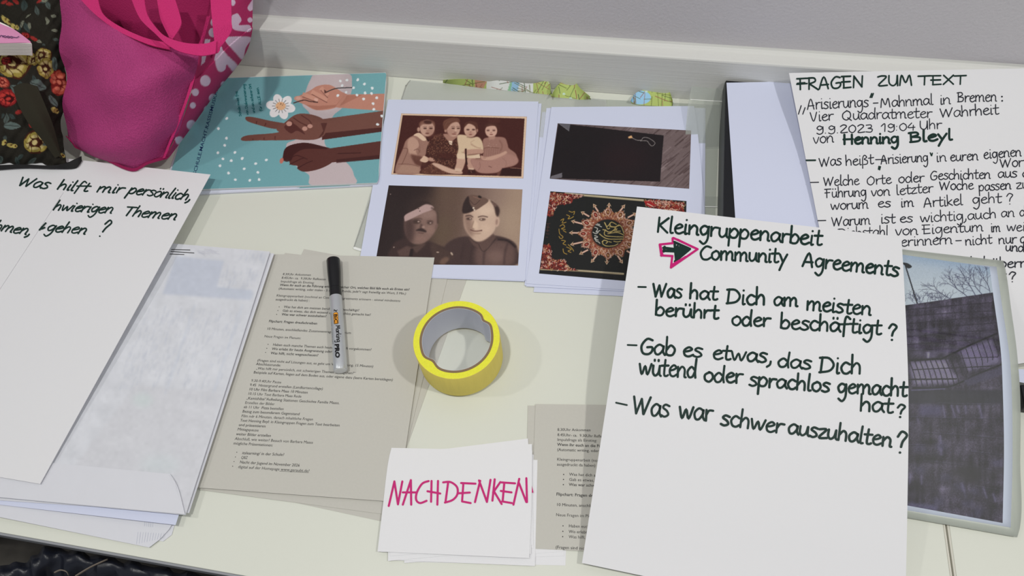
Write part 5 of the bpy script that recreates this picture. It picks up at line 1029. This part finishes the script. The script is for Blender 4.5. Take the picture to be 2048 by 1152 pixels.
# ---------------------------------------------------------------- pink tote bag
tb = empty('tote_bag', at([(262, 335)], 3)[0], label='pink fabric tote bag with white flowers and dots on its side', cat='bag')
M_TOTE = mat('pink_nonwoven', (162, 56, 112), .7, .25, weave=(420, .6), noise=(900, 900, 900, .5)); M_TOTE2 = mat('pink_lining', (150, 30, 82), .75, .2, weave=(520, .35)); M_STRAP = mat('pink_webbing', (196, 42, 108), .65, .25, weave=(700, .6)); M_SIDE = mat('print_ink_70', 0, rough=.7, spec=.25, attr=True)
wv = lambda p: 2.5*np.sin(p[:, 1]*.055+p[:, 0]*.02)+1.2*np.sin(p[:, 0]*.07-p[:, 1]*.04)
patch('front_panel', [[(126, -30, 178), (175, 10, 172), (240, 62, 162), (320, 92, 150), (398, 104, 132)], [(119, 80, 122), (180, 95, 148), (250, 120, 150), (322, 145, 140), (392, 140, 113)], [(131, 160, 84), (190, 172, 116), (255, 188, 132), (322, 200, 112), (380, 186, 90)],
    [(130, 215, 62), (190, 235, 88), (250, 250, 92), (307, 255, 82), (363, 238, 65)], [(131, 275, 34), (185, 290, 54), (240, 300, 62), (292, 300, 54), (347, 283, 40)], [(152, 293, 27), (200, 314, 25), (262, 341, 24), (298, 326, 25), (333, 316, 26)]], M_TOTE, 16, 12, 1.2, tb, wob=wv)
patch('inner_panel', [[(165, -60, 182), (300, -60, 178), (440, -60, 175)], [(200, 20, 138), (310, 50, 126), (432, 30, 126)], [(262, 90, 92), (345, 125, 88), (425, 115, 95)]], M_TOTE2, 12, 12, 1.2, tb)
sc_ = paint_tote_side()
patch('side_panel', [[(425, -60, 165), (465, -60, 160), (512, -60, 168)], [(420, 30, 138), (465, 15, 125), (506, 0, 118)], [(398, 106, 112), (450, 90, 92), (503, 62, 78)], [(384, 180, 90), (432, 150, 62), (486, 113, 27)], [(367, 235, 66), (405, 208, 40), (436, 177, 12)], [(348, 282, 42), (370, 262, 26), (390, 242, 9)], [(328, 318, 26), (332, 317, 25.5), (338, 313, 22)]], M_SIDE, 42, 36, 1.2, tb, canvas=sc_)
def edge_strip(name, A, B, m, th=1.4): return patch(name, [A, B], m, 6, 3, th, tb)
edge_strip('piping', [(421, 31, 144), (409, 75, 130), (398, 108, 118), (391, 150, 106), (376, 200, 88), (357, 250, 64), (330, 316, 28)], [(414, 33, 145), (403, 77, 131), (392, 110, 119), (385, 150, 107), (370, 200, 89), (351, 250, 65), (325, 317, 28.5)], M_STRAP, 2.5)
edge_strip('hem', [(160, -2, 178), (195, 33, 172), (240, 64, 164), (295, 88, 156), (340, 99, 150)], [(195, -6, 180), (206, 28, 174), (242, 54, 167), (292, 76, 158), (338, 86, 152)], M_STRAP)
edge_strip('bottom_seam', [(131, 272, 37), (152, 290, 30), (200, 311, 29), (262, 338, 27.5), (298, 322, 28), (333, 313, 29)], [(152, 295, 26), (153, 297, 25), (200, 316, 24.5), (262, 342.5, 24), (298, 328, 24.5), (334, 318, 25)], M_TOTE2)
edge_strip('handle', [(262, -4, 182), (280, 37, 178), (310, 67, 172), (333, 88, 168), (360, 103, 165), (400, 111, 160), (431, 107, 156)], [(288, -4, 184), (295, 30, 180), (317, 61, 174), (338, 76, 170), (373, 86, 167), (410, 87, 163), (433, 80, 160)], M_STRAP)
patch('handle', [[(420, -10, 176), (462, -10, 172)], [(424, 40, 168), (463, 40, 162)], [(428, 75, 160), (462, 64, 154)], [(431, 108, 154), (434, 104, 152)]], M_STRAP, 4, 6, 1.6, tb)
patch('handle', [[(313, -8, 172), (348, -8, 170)], [(319, 30, 166), (361, 34, 162)], [(326, 50, 162), (361, 52, 160)], [(338, 73, 160), (345, 78, 158)]], M_STRAP, 4, 6, 1.6, tb)
